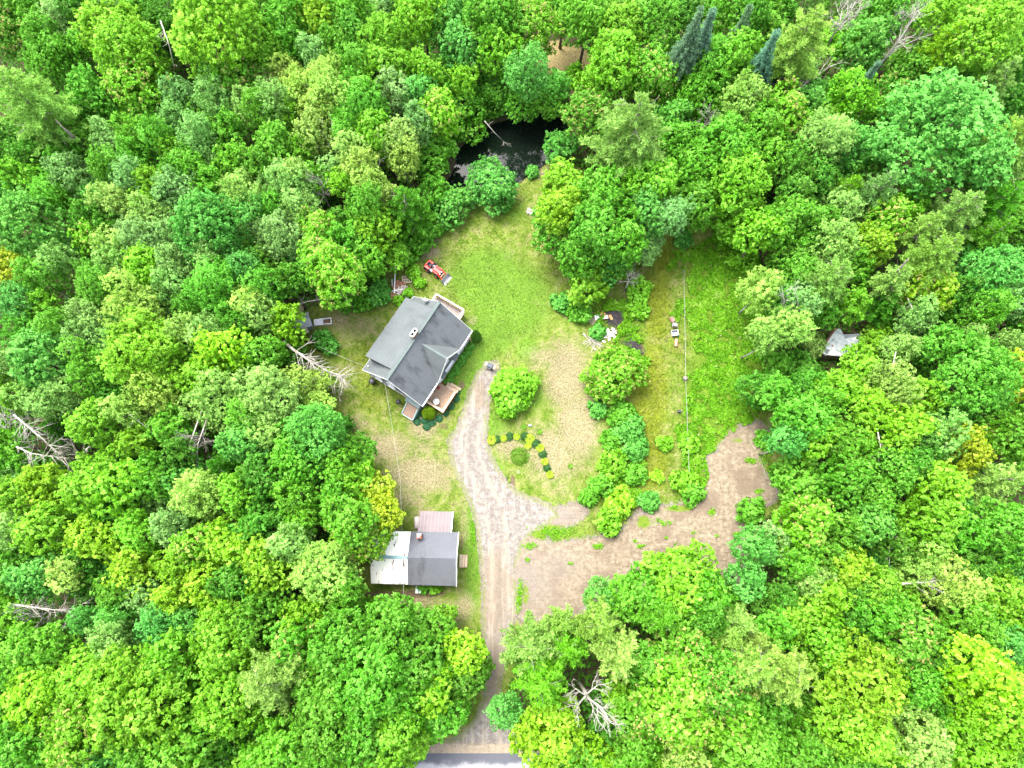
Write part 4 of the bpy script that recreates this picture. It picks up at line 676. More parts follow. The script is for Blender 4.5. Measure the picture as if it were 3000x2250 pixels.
window(house, (gu, -wv - .02, 3.75), .8, .9, (0, -1, 0))
for y in (-1.4, 1.3): window(house, (wu, y, 1.7), .9, 1.2, (1, 0, 0))
for u in (-2.4, 0, 2.4): window(house, (u, dv - .25, 4.35), .9, .7, (0, 1, 0))
m = MB(); m.box((-3.1, -wv - .03, 1.25), (.95, .07, 2.05)); dr_ = m.build('front_door', WHITE, house); MB().tube([(-2.78, -wv - .1, 1.2), (-2.78, -wv - .1, 1.32)], .025).build('handle', GREYM, dr_)
# chimney with two flues
cx, cy = .5, .2
m = MB(); m.box((cx, cy, 6.4), (.82, .44, .9)); ch = m.build('chimney', BRICK, rr)
m = MB()
for a, b, w_, d_ in ((0, .20, .9, .08), (0, -.20, .9, .08), (.42, 0, .08, .48), (-.42, 0, .08, .48), (0, 0, .09, .4)): m.box((cx + a, cy + b, 6.9), (w_, d_, .14))
m.build('chimney_cap', TRIM, ch); MB().box((cx + .21, cy, 6.86), (.34, .34, .05)).box((cx - .21, cy, 6.86), (.34, .34, .05)).build('flue', FLUE, ch)
# satellite dish on the rear slope
dz_ = rz_(1.5); m = MB(); m.tube([(4.25, 1.5, dz_), (4.3, 1.55, dz_ + .45)], .03); sdh = m.build('dish_mount', GREYM, house)
m = MB(); C0 = Vector((4.38, 1.6, dz_ + .55)); nn_ = Vector((.75, .2, .62)).normalized(); t1 = nn_.cross(Vector((0, 0, 1))).normalized(); t2 = nn_.cross(t1)
rings = []
for r_ in (.06, .16, .25, .33): rings.append([C0 + (t1 * math.cos(k * .449) + t2 * math.sin(k * .449)) * r_ + nn_ * r_ * r_ * .9 for k in range(14)])
i0 = 0
for rg_ in rings: m.v += [tuple(p) for p in rg_]
for j in range(3):
    for k in range(14): m.f.append((j * 14 + k, j * 14 + (k + 1) % 14, (j + 1) * 14 + (k + 1) % 14, (j + 1) * 14 + k))
m.f.append(tuple(range(14))[::-1]); m.build('satellite_dish', simple('pale_dish', (.50, .55, .62), .4, .4, .1), house); MB().tube([tuple(C0 - t2 * .3), tuple(C0 + nn_ * .42 - t2 * .1)], .018).build('dish_arm', TRIM, house)
MB().tube([(-4.3, 3.2, rz_(3.2)), (-4.3, 3.2, rz_(3.2) + .35)], .06, 10).build('vent_pipe', TRIM, house)
# entry lean-to with sloped rusty cellar hatch, at the west end of the south wall
x0 = -wu
MB().slab([(x0 - .64, -3.38, 1.9), (x0 - .64, -1.6, 1.9), (x0 - .02, -1.6, 2.25), (x0 - .02, -3.38, 2.25)][::-1], .07).build('porch_roof', TEAL, house)
MB().box((x0 - .3, -2.48, .9), (.55, 1.65, 1.78)).build('porch_wall', TEAL, house)
m = MB().slab([(x0 - 1.8, -3.1, .42), (x0 - 1.8, -1.85, .42), (x0 - .6, -1.85, 1.25), (x0 - .6, -3.1, 1.25)][::-1], .05); m.build('cellar_hatch', RUSTY, house)
m = MB()
for y in (-3.2, -1.82):
    P = [(x0 - 1.85, y, 0), (x0 - .6, y, 0), (x0 - .6, y, 1.34), (x0 - 1.85, y, .47)]; q = [(a, b + .1, c) for a, b, c in P]; i = len(m.v); m.v += P + q
    m.f += [(i, i+1, i+2, i+3), (i+7, i+6, i+5, i+4), (i+3, i+2, i+6, i+7), (i, i+3, i+7, i+4), (i+1, i+5, i+6, i+2)]
m.box((x0 - 1.84, -2.46, .22), (.08, 1.26, .44)); m.build('hatch_side', simple('pale_teal_paint', (.25, .34, .34), .6, .3, .2), house)
# north-east raised deck with railing (part of the house)
da, db, dc, dd_ = HU - .5, 6.6, -1.5, 2.05
m = MB()
for k in range(15): m.box(((HU + .0) + .08 + k * .145 - .4, (dc + dd_) / 2, 1.0), (.135, dd_ - dc, .05))
nd = m.build('side_deck', DECKG, house)
m = MB(); 
for p, q in (((db, dc, 1.95), (db, dd_, 1.95)), ((wu, dc, 1.95), (db, dc, 1.95)), ((wu, dd_, 1.95), (db, dd_, 1.95))): m.beam(p, q, .16, .06); m.beam((p[0], p[1], 1.15), (q[0], q[1], 1.15), .06, .08)
m.build('railing', simple('pinkish_white_rail', (.60, .50, .46), .6, .3, .15), nd)
m = MB()
for k in range(22): m.box((db - .02, dc + .1 + k * (dd_ - dc - .2) / 21, 1.5), (.07, .05, .9))
for k in range(9):
    for y in (dc + .02, dd_ - .02): m.box((wu + .1 + k * (db - wu - .2) / 8, y, 1.5), (.05, .07, .9))
m.build('baluster', ORANGEW, nd)
m = MB()
for x in (wu + .5, db - .1):
    for y in (dc + .15, (dc + dd_) / 2, dd_ - .15): m.box((x, y, .5), (.13, .13, 1.0))
m.build('deck_post', DECKG, nd)
# front deck
fa, fb, f0, f1 = -3.95, -1.42, -wv - .0, -wv - 2.15
m = MB(); k = 0; x = fa + .1
while x < fb - .02: m.box((x, (f0 + f1) / 2, .62), (.125, abs(f1 - f0) - .1, .05)); x += .14
fd = m.build('front_deck', DECK, house)
m = MB(); m.box((fa, (f0 + f1) / 2, .7), (.1, abs(f1 - f0), .95)); m.box(((fa + fb) / 2, f1, .7), (fb - fa, .1, .95)); m.box((fb, f0 - .35, .4), (.08, .7, .4)); m.build('deck_skirt', REDW, fd)
m = MB(); m.box((fa, (f0 + f1) / 2, 1.2), (.24, abs(f1 - f0) + .1, .05)); m.box(((fa + fb) / 2 - .1, f1, 1.204), (fb - fa + .1, .24, .05)); m.build('rail_top', TAN, fd)
m = MB(); m.box((fb + .2, f1 + .62, .55), (.36, 1.45, .06)); m.box((fb + .42, f1 + .62, .75), (.06, 1.45, .3)); m.box((fb + .05, f1 + .62, .30), (.4, 1.3, .45)); m.build('bench', TAN, fd)
m = MB(); m.box((fb + .62, f1 + .5, .22), (.3, 1.3, .05)); m.box((fb + .62, f1 + .5, .1), (.24, 1.2, .2)); m.build('step', TAN, fd)
# things on and by the front deck
tx, ty = hw(-3.42, 4.35)
t_ = empty('patio_table', (tx, ty, .645), 0, 'small round white table on the wooden front deck of the house', 'table')
MB().cyl((0, 0, .5), .30, .03, 28).build('tabletop', simple('speckled_white_top', (.42, .41, .43), .4, .4, .15, 30), t_); MB().tube([(.30 * math.cos(k * .2618), .30 * math.sin(k * .2618), .53) for k in range(25)], .022, 6).build('rim', TRIM, t_)
for k in range(3): MB().tube([(.05 * math.cos(k * 2.09), .05 * math.sin(k * 2.09), .5), (.24 * math.cos(k * 2.09), .24 * math.sin(k * 2.09), 0)], .016).build('leg', TRIM, t_)
for (u, v, nm, mt, lab) in ((-2.0, wv + .3, 'flower_pot', REDW, 'red flower pot at the house end of the front deck'), (-1.35, wv + .25, 'flower_pot', REDW, 'red flower pot on bare soil just beyond the front deck bench')):
    x, y = hw(u, v); e = empty(nm, (x, y, .645 if u < -1.6 else 0), 0, lab, 'flower pot', 'red pots by the front deck'); MB().tube([(0, 0, 0), (0, 0, .28), (0, 0, .30)], [.11, .16, .18], 14).build('pot', simple('red_glaze', (.45, .03, .02), .5, .4, .2), e); MB().cyl((0, 0, .27), .14, .04, 12).build('soil', simple('potting_soil', (.05, .035, .025), .95, .05, .3), e)
x, y = hw(-1.62, wv + .55); e = empty('watering_can', (x, y, 0), .6, 'white watering can between the red pots and the deck bench', 'watering can')
MB().tube([(0, 0, 0), (0, 0, .26)], [.11, .09], 14).build('body', WHITE, e); MB().tube([(.08, 0, .06), (.3, 0, .3)], [.025, .015]).build('spout', WHITE, e); MB().tube([(-.08, 0, .24), (-.02, 0, .38), (.08, 0, .25)], .014).build('handle', WHITE, e)
x, y = hw(-wu - .55, -2.9); e = empty('trash_bin', (x, y, 0), .3, 'black round bin below the west corner of the house roof', 'bin'); MB().tube([(0, 0, 0), (0, 0, .75)], [.24, .3], 16).build('bin_body', BLACK, e); MB().tube([(0, 0, .75), (0, 0, .82)], [.33, .2], 16).build('lid', BLACK, e)
x, y = hw(-wu - 1.0, .85); e = empty('kettle_grill', (x, y, 0), .3, 'black kettle grill by the rusty cellar hatch', 'grill'); MB().tube([(0, 0, .6), (0, 0, .7), (0, 0, .86), (0, 0, .97), (0, 0, 1.0)], [.12, .26, .28, .16, .04], 16).build('kettle', BLACK, e, True); MB().tube([(0, 0, 1.0), (.05, 0, 1.04), (.1, 0, 1.0)], .015).build('handle', GREYM, e)
for k in range(3): MB().tube([(.1 * math.cos(k * 2.09), .1 * math.sin(k * 2.09), .64), (.28 * math.cos(k * 2.09), .28 * math.sin(k * 2.09), 0)], .015).build('leg', GREYM, e)
# ------------------------------------------------------------------ garden shed with metal extension and lean-to
SA = -.022; SC = (-7.72, 1.53)
shed = empty('shed', (*SC, 0), SA, 'long low shed, half grey shingles and half peeling white metal roof, left of the drive', 'shed')
zr, ze, e_, w_ = 3.95, 2.5, 2.56, 2.36
MB().slab([(-w_, 0, zr), (w_, 0, zr), (w_, e_, ze), (-w_, e_, ze)], .1).build('shingle_roof', ROOF_S, shed)
MB().slab([(-w_, -e_, ze), (w_, -e_, ze), (w_, 0, zr), (-w_, 0, zr)], .1).build('shingle_roof', ROOF_S, shed)
def peeled():
    n = NT('peeling_white_metal', .8, .2); mp = n.n('Mapping'); mp.inputs['Scale'].default_value = (4.6, .9, 1); n.l(n.pos(True), mp.inputs[0])
    f = n.noise(1.0, 3, .75, vec=mp.outputs[0]); g = n.noise(.6, 2, .5, obj=True); k = n.step(n.math('ADD', f, n.math('MULTIPLY', n.math('SUBTRACT', g, .5), .5)), .60, .635)
    rust = n.ramp(n.noise(3, 3, .6, obj=True), [(.35, (.05, .03, .04)), (.65, (.20, .06, .06))]); sp = n.n('SeparateXYZ'); n.l(n.pos(True), sp.inputs[0])
    w = n.math('FRACT', n.math('DIVIDE', sp.outputs['X'], .235)); c = n.mix(n.math('MULTIPLY', n.step(w, .90, .97), .45), (.80, .78, .70), (.42, .38, .35)); n.col(n.mix(k, c, rust)); n.bump(w, .4, .03); return n.m
PEEL = peeled(); zr2, ze2 = zr - .12, ze - .13
MB().slab([(-5.98, .1, zr2), (-w_ - .01, .1, zr2), (-w_ - .01, e_ - .02, ze2), (-5.98, e_ - .02, ze2)], .04).build('metal_roof', PEEL, shed)
MB().slab([(-5.98, -e_ + .05, ze2), (-w_ - .01, -e_ + .05, ze2), (-w_ - .01, -.1, zr2), (-5.98, -.1, zr2)], .04).build('metal_roof', PEEL, shed)
MB().beam((-5.98, 0, zr2 + .03), (-w_, 0, zr2 + .03), .3, .06).build('ridge_cap', simple('teal_ridge_metal', (.13, .24, .25), .5, .4, .2), shed)
m = MB(); a, b = 5.8, 2.12
m.poly([(-a, -b - .2, 0), (b, -b - .2, 0), (b, -b - .2, 2.5), (-a, -b - .2, 2.5)]); m.poly([(b, b + .2, 0), (-a, b + .2, 0), (-a, b + .2, 2.5), (b, b + .2, 2.5)]); m.poly([(-a, b + .2, 0), (-a, -b - .2, 0), (-a, -b - .2, 2.5), (-a, 0, 3.7), (-a, b + .2, 2.5)])
m.build('wall', simple('brown_boards', (.16, .11, .08), .85, .2, .35, 6), shed)
MB().poly([(b, -b - .2, 0), (b, b + .2, 0), (b, b + .2, 2.5), (b, 0, 3.8), (b, -b - .2, 2.5)]).build('gable_wall', WHITE, shed)
for p, q in (((w_ + .02, -e_, ze - .05), (w_ + .02, 0, zr - .05)), ((w_ + .02, e_, ze - .05), (w_ + .02, 0, zr - .05))): MB().beam(p, q, .06, .2).build('rake_board', TRIM, shed)
window(shed, (b, -1.3, 1.5), .8, .9, (1, 0, 0)); window(shed, (b, 1.5, 1.5), .8, .9, (1, 0, 0)); sdr = MB().box((b + .04, .1, 1.0), (.06, .95, 2.0)).build('door', WHITE, shed); MB().tube([(b + .1, .45, .95), (b + .1, .45, 1.1)], .02).build('handle', GREYM, sdr)
m = MB()
for k in range(3): m.box((w_ + .18 + k * .27, -.15, .36 - k * .11), (.24, 1.25, .06))
m.box((w_ + .42, -.72, .17), (.75, .06, .3)); m.box((w_ + .42, .42, .17), (.75, .06, .3)); m.build('steps', TAN, shed)
sc = MB().box((-1.38, 2.05, 3.1), (.46, .5, 1.3)).build('chimney', BRICK, shed); MB().box((-1.38, 2.2, 3.78), (.4, .18, .07)).build('cap_slab', TRIM, sc); MB().cyl((-1.42, 2.0, 3.75), .11, .22, 16).build('flue', TRIM, sc)
# lean-to
MB().slab([(-1.72, 2.5, 2.42), (1.48, 2.5, 2.42), (1.55, 4.62, 1.95), (-1.62, 4.62, 1.95)], .05).build('lean_to_roof', simple('mauve_metal', (.125, .098, .102), .7, .4, .12, 1.2), shed)
m = MB()
for k in range(9): x = -1.5 + k * .36; m.beam((x, 2.55, 2.44), (x + .03 , 4.58, 1.985), .035, .045)
m.build('roof_seam', simple('pale_seam', (.20, .165, .165), .5, .4, .2), shed); MB().beam((1.60, 2.5, 2.3), (1.66, 4.62, 1.86), .14, .12).build('fascia', TRIM, shed)
m = MB(); m.box((1.35, 3.5, .9), (.08, 2.0, 1.8)); m.box((-1.5, 3.5, .9), (.08, 2.0, 1.8)); m.box((-.08, 4.46, .9), (2.8, .08, 1.8)); m.build('lean_to_wall', simple('lean_to_boards', (.22, .19, .17), .85, .2, .25), shed)
e = empty('fuel_tank', (SC[0] - 1.92, SC[1] + 3.55, 0), 0, 'grey rounded tank against the left side of the mauve lean-to roof', 'tank'); MB().tube([(0, -.62, .95), (0, -.55, .95), (0, .55, .95), (0, .62, .95)], [.12, .30, .30, .12], 16).build('tank_body', simple('tank_grey', (.30, .27, .26), .6, .3, .2), e, True)
for s_ in (-.4, .4): MB().box((0, s_, .35), (.4, .06, .7)).build('leg', GREYM, e)
x, y = up(1225, 1728, .5); e = empty('cellar_window_well', (x, y, 0), 0, 'pale blue framed box beside the south wall of the shed', 'window well'); MB().box((0, 0, .25), (.42, .58, .5)).build('box', TEAL, e); m = MB()
for a_, b_, c_, d2 in ((0, .3, .5, .06), (0, -.3, .5, .06), (.22, 0, .06, .54), (-.22, 0, .06, .54)): m.box((a_, b_, .52), (c_, d2, .05))
m.build('frame', TRIM, e); MB().box((0, 0, .505), (.38, .5, .02)).build('lid', simple('pale_blue_lid', (.36, .46, .50), .5, .3, .1), e)
# ------------------------------------------------------------------ red compact tractor with front loader
RED = simple('red_paint', (.62, .028, .022), .35, .5, .12); TYRE = simple('tyre_rubber', (.022, .022, .024), .85, .2, .3); RIM = simple('orange_rim', (.60, .13, .05), .5, .4, .15)
ta = math.atan2(31.88 - 34.39, -7.12 + 10.27); tc_ = (-8.7, 33.1)
tr = empty('tractor', (*tc_, 0), ta, 'small red tractor with front loader bucket, parked on the lawn behind the house', 'tractor')
m = MB(); m.box((.42, 0, .78), (1.05, .52, .42)); m.build('hood', RED, tr, bevel=.09)
MB().box((.55, 0, 1.0), (.75, .34, .03)).build('hood_panel', simple('pale_red_sheen', (.50, .07, .06), .5, .4, .1), tr, bevel=.01)
MB().box((.98, 0, .80), (.06, .40, .30)).build('grille', BLACK, tr, bevel=.02)
for s_ in (-1, 1): MB().cyl((.96, s_ * .15, .92), .05, .06, 12).build('headlight', simple('lamp_lens', (.6, .6, .55), .2, .6, .05), tr)
MB().box((0, 0, .48), (1.9, .30, .22)).build('chassis', simple('dark_frame', (.05, .045, .045), .6, .3, .2), tr, bevel=.02)
MB().box((-.28, 0, .56), (.55, .86, .05)).build('footplate', GREYM, tr)
m = MB(); m.box((-.72, 0, .72), (.5, .46, .22)); 
for s_ in (-1, 1): m.box((-.78, s_ * .40, .84), (.62, .24, .06)); m.box((-1.06, s_ * .40, .72), (.06, .24, .25))
m.box((-1.06, 0, .82), (.12, .9, .2)); m.build('fender', RED, tr, bevel=.03)
st = MB().box((-.62, 0, .92), (.38, .40, .10)).build('seat', BLACK, tr, bevel=.04); MB().box((-.82, 0, 1.1), (.09, .38, .36)).build('backrest', BLACK, st, bevel=.03)
sw = MB().tube([(-.15 + .03 * math.cos(k * .5236), .16 * math.sin(k * .5236), 1.12 + .16 * math.cos(k * .5236) * .5) for k in range(13)], .018, 6).build('steering_wheel', BLACK, tr); MB().tube([(-.02, 0, .95), (-.15, 0, 1.12)], .025).build('column', BLACK, sw)
def wheel(x, y, r, w):
    e_ = MB().tube([(x, y - w / 2, r), (x, y - w / 2 + .03, r), (x, y + w / 2 - .03, r), (x, y + w / 2, r)], [r * .86, r, r, r * .86], 22).build('wheel', TYRE, tr); MB().tube([(x, y - w / 2 - .012, r), (x, y + w / 2 + .012, r)], r * .52, 16).build('rim', RIM, e_)
    m_ = MB()
    for k in range(16):
        a_ = k * .3927; m_.box((x + (r + .005) * math.cos(a_), y, r + (r + .005) * math.sin(a_)), (.035, w * .9, .05), M=Matrix.Rotation(-a_, 3, 'Y'))
    m_.build('tread', TYRE, e_)
for s_ in (-1, 1): wheel(-.72, s_ * .52, .40, .26); wheel(.62, s_ * .48, .27, .18)
m = MB(); hp = [(-1.1, -.36, .75), (-1.12, -.36, 1.15), (-1.42, -.38, 1.62), (-1.55, -.3, 1.72), (-1.55, .3, 1.72), (-1.42, .38, 1.62), (-1.12, .36, 1.15), (-1.1, .36, .75)]; m.tube(hp, .032, 8); m.build('roll_bar', BLACK, tr)
for s_ in (-1, 1):
    MB().beam((.05, s_ * .36, .95), (.05, s_ * .36, .4), .09, .12).build('loader_post', RED, tr)
    MB().tube([(.05, s_ * .37, .95), (.75, s_ * .37, 1.0), (1.05, s_ * .37, .82), (1.5, s_ * .37, .38)], .058, 6).build('loader_arm', RED, tr)
    MB().tube([(.3, s_ * .37, .62), (.85, s_ * .37, .88)], .03, 8).build('hydraulic_ram', GREYM, tr)
MB().beam((1.18, -.37, .68), (1.18, .37, .68), .09, .09).build('cross_tube', RED, tr)
bw = .60; m = MB(); pr = [(1.50, .62), (1.42, .30), (1.50, .06), (1.98, .03)]
for i in range(3):
    (a_, b_), (c_, d2) = pr[i], pr[i + 1]; m.beam(((a_ + c_) / 2 - (c_ - a_) / 2, 0, b_), (c_, 0, d2), bw * 2, .03)
for s_ in (-1, 1):
    P = [(1.50, s_ * bw, .62), (1.42, s_ * bw, .30), (1.50, s_ * bw, .06), (1.98, s_ * bw, .03)]; m.poly(P); m.poly([(a_, b_ + .02 * s_, c_) for a_, b_, c_ in P][::-1])
bk = m.build('bucket', simple('worn_bucket_steel', (.34, .34, .34), .5, .5, .25, 8), tr); MB().beam((1.49, -bw, .63), (1.49, bw, .63), .12, .06).build('bucket_lip', BLACK, bk)
# thin black handle frame standing in the grass beside the tractor
x, y = up(1281, 778, 0); e = empty('cart_handle', (x, y, 0), ta + 1.2, 'thin black hoop handle standing in grass beside the red tractor', 'handle'); MB().tube([(0, -.24, 0), (.55, -.24, .75), (.75, -.2, .95), (.75, .2, .95), (.55, .24, .75), (0, .24, 0)], .026, 6).build('hoop', BLACK, e); MB().box((-.1, 0, .08), (.3, .5, .14)).build('base', BLACK, e, bevel=.03)
# ------------------------------------------------------------------ covered grill at the end of the drive
x, y = up(1436, 1074, .5); e = empty('gas_grill', (x, y, 0), -.45, 'dark covered barbecue grill with wooden side shelves at the top of the gravel drive', 'grill')
m = MB(); m.box((0, 0, .78), (.72, .52, .42)); m.build('cover', simple('slate_cover', (.055, .065, .085), .6, .3, .3), e, bevel=.12); MB().box((0, 0, .32), (.58, .44, .6)).build('cabinet', BLACK, e, bevel=.02)
for s_ in (-1, 1): MB().box((s_ * .50, .03, .80), (.24, .42, .04)).build('side_shelf', simple('shelf_wood', (.42, .25, .14), .6, .3, .2), e); MB().tube([(s_ * .3, -.2, .04), (s_ * .3, -.2, .1)], .04, 8).build('foot', BLACK, e)
MB().tube([(-.25, -.28, .85), (-.22, -.33, .85), (.22, -.33, .85), (.25, -.28, .85)], .015).build('handle', GREYM, e)
# ------------------------------------------------------------------ evergreens and garden plants
def plant(name, px, py, R, label, cat, col, n_=200, leafs=.09, zs=.6, group=None, spiky=False, alpha=0.0):
    x, y = up(px, py, R * .3); rg = np.random.default_rng(int(px * 7 + py)); d = rand_dirs(n_, rg); d[:, 2] = np.abs(d[:, 2])
    if spiky:
        a = rg.uniform(0, 6.28, n_); t = rg.uniform(.25, 1, n_); P = np.stack([np.cos(a) * R * t, np.sin(a) * R * t, .06 + R * zs * np.sin(t * 2.4)], 1); N = np.stack([-np.cos(a) * .5, -np.sin(a) * .5, np.ones(n_)], 1) + rg.normal(size=(n_, 3)) * .35
    else: P = d * np.array([1, 1, zs]) * R * rg.uniform(.6, 1.05, (n_, 1)) + np.array([0, 0, .03]); N = d * .5 + np.array([0, 0, .7]) + rg.normal(size=(n_, 3)) * .4
    me = leaf_mesh(name, P, N, leafs * rg.uniform(.7, 1.3, n_), .45 + rg.normal(size=n_) * .15 + .15 * (P[:, 2] / (R * zs)), (rg.random(n_) < .15).astype(float), rg=rg)
    o = link(name, me, LEAF, None, (x, y, 0)); o.color = (*col, alpha); tag(o, label, cat, group); return o
YH, GH = (.26, .38, .012), (.035, .12, .025)
for i, (px, py, r, lab) in enumerate([(1440,1289,.5,'yellow hosta at the drive end of the curved flower bed'),(1475,1285,.36,'small yellow hosta second from the drive in the curved bed'),(1513,1280,.34,'small flat yellow hosta at the top of the curved bed'),(1552,1286,.5,'large yellow hosta at the bend of the curved flower bed'),(1582,1313,.46,'yellow hosta right of the bend, between two dark clumps'),(1596,1353,.38,'yellow hosta third from the lower end of the curved bed'),(1611,1391,.38,'yellow hosta at the lower right tip of the curved bed'),(1547,1306,.36,'spiky yellow-green plant just inside the bend of the bed')]):
    plant('hosta', px, py, r, lab, 'hosta', YH, 170, .11, .5, 'yellow hostas of the curved flower bed', True)
for i, (px, py, r, lab) in enumerate([(1457,1287,.42,'dark green clump between the two yellow hostas nearest the drive'),(1493,1279,.48,'dark green clump second along the curved flower bed'),(1538,1279,.5,'dark green clump just before the bend of the flower bed'),(1570,1300,.55,'large dark green clump right of the bend of the bed'),(1590,1330,.48,'dark green clump midway down the right arm of the bed'),(1603,1371,.42,'grey-green clump second from the lower tip of the bed')]):
    plant('perennial_clump', px, py, r, lab, 'plant', GH, 300, .08, .7, 'dark green clumps of the curved flower bed')
plant('perennial_mound', 1522, 1336, 1.0, 'wide low olive green mound with pale dots inside the curved bed', 'plant', (.10, .22, .01), 900, .08, .35)
plant('cushion_plant', 1518, 1323, .2, 'small pale green cushion plant on top of the olive mound', 'plant', (.16, .36, .08), 80, .06, .5, 'pale cushion plants'); plant('cushion_plant', 1547, 1334, .18, 'small pale green cushion plant right of the olive mound', 'plant', (.16, .36, .08), 80, .06, .5, 'pale cushion plants')
plant('cushion_plant', 1519, 1382, .22, 'small whitish plant alone in the grass below the curved bed', 'plant', (.34, .42, .2), 90, .06, .4)
for px, py, lab in ((1534,1252,'small spiky plant in dry grass above the curved bed'),(1582,1266,'small spiky yellow-green plant right of and above the curved bed'),(1670,1366,'tiny green sprout alone on the dry grass')): plant('spiky_plant', px, py, .26, lab, 'plant', (.11, .26, .012), 60, .1, .5, None, True)
x, y = up(1553, 1247, 0); m = MB(); m.tube([(-.2, 0, .02), (-.1, 0, .1), (.1, .02, .1), (.2, 0, .02)], [.04, .14, .12, .03], 7); tag(m.build('rock', simple('grey_rock', (.35, .34, .35), .9, .2, .2), None, False, 0, (x, y, 0)), 'small grey rock in dry grass above the flower bed', 'rock')
for i in range(13):     # hosta hedge along the front wall
    t = i / 12; u, v = -.9 + 4.9 * t, wv + .62 + .12 * math.sin(i * 2.1); x, y = hw(u, v); px, py = down(x, y, .2); plant('hosta', px, py, .46, ['first','second','third','fourth','fifth','sixth','seventh','eighth','ninth','tenth','eleventh','twelfth','thirteenth'][i] + ' leafy green hosta from the deck along the front wall of the house', 'hosta', (.075, .26, .02), 130, .13, .75, 'green hostas along the front wall')
for i, (px, py) in enumerate([(1212,1190),(1228,1212),(1245,1232),(1266,1238),(1286,1226),(1305,1208),(1320,1190),(1335,1168),(1338,1148),(1222,1235),(1250,1250)]):
    plant('dark_lily', px, py, .42, ['leftmost dark leafy plant beside the cellar hatch', 'dark leafy plant left of the golden cone bush', 'dark leafy plant just below the golden cone bush', 'dark leafy plant right below the golden cone bush', 'dark leafy plant under the lower corner of the front deck', 'dark leafy plant at the outer corner of the front deck', 'dark leafy plant midway along the outer side of the front deck', 'dark leafy plant near the deck bench', 'dark leafy plant at the step end of the front deck', 'lowest left dark leafy plant in the bed by the hatch', 'lowest dark leafy plant in the bed below the golden cone bush'][i], 'plant', (.03, .12, .05), 220, .10, .7, 'dark leafy plants round the front deck')
def cone(px, py, R, H, label, col, seed):
    x, y = up(px, py, H * .35); rg = np.random.default_rng(seed); n_ = 4200; t = rg.random(n_) ** 1.25; a = rg.uniform(0, 6.28, n_); prof = np.sin(np.clip(.42 + t * .58, 0, 1) * math.pi) ** .75 * (1 + .05 * np.sin(a * 5) + .06 * rg.normal(size=n_))
    P = np.stack([np.cos(a) * R * prof, np.sin(a) * R * prof, .05 + t * H], 1); N = np.stack([np.cos(a), np.sin(a), np.full(n_, .6)], 1) + rg.normal(size=(n_, 3)) * .35
    e = empty('arborvitae', (x, y, 0), 0, label, 'bush', 'cone shaped evergreens at the house'); o = link('crown', leaf_mesh('crown', P, N, rg.uniform(.05, .1, n_), .5 + rg.normal(size=n_) * .1, rg=rg), LEAF, e); o.color = (*col, 0); MB().cyl((0, 0, 0), .05, H * .7, 8).build('trunk', BARK, e)
cone(1255, 1208, .66, 2.0, 'golden green cone shaped bush between cellar hatch and front deck', (.19, .33, .004), 5)
cone(1394, 984, .52, 2.7, 'dark green cone shaped bush at the east corner of the house', (.06, .17, .012), 6)
def bigshrub(px, py, R, H, lab, cc, seed, ex=1.0, name='round_shrub'):
    if 1680 < px < 1900 and py > 1190: R *= .82; H *= .75
    x, y = up(px, py, H * .5); e = empty(name, (x, y, 0), 0, lab, 'shrub'); cm = broad_crown(seed, R, H / R * .72, int(14 + R * 9), .27, .36, .135, 9, 1.15, -.3, .1); o = link('crown', cm, LEAF, e, (0, 0, H * .42)); o.scale = (1, ex, 1); o.color = (*COLS[cc][:3], 0); b = COLS[cc]; o.color = (b[0], b[1], b[2], .0)
    t_ = link('trunk', trunk_mesh(seed, H * .7, .08, R * .8, 7, .2, .2, .6), BARK, e)
bigshrub(1503, 1143, 2.15, 2.2, 'big round green shrub standing alone right of the gravel drive', 'L', 900, 1.22)
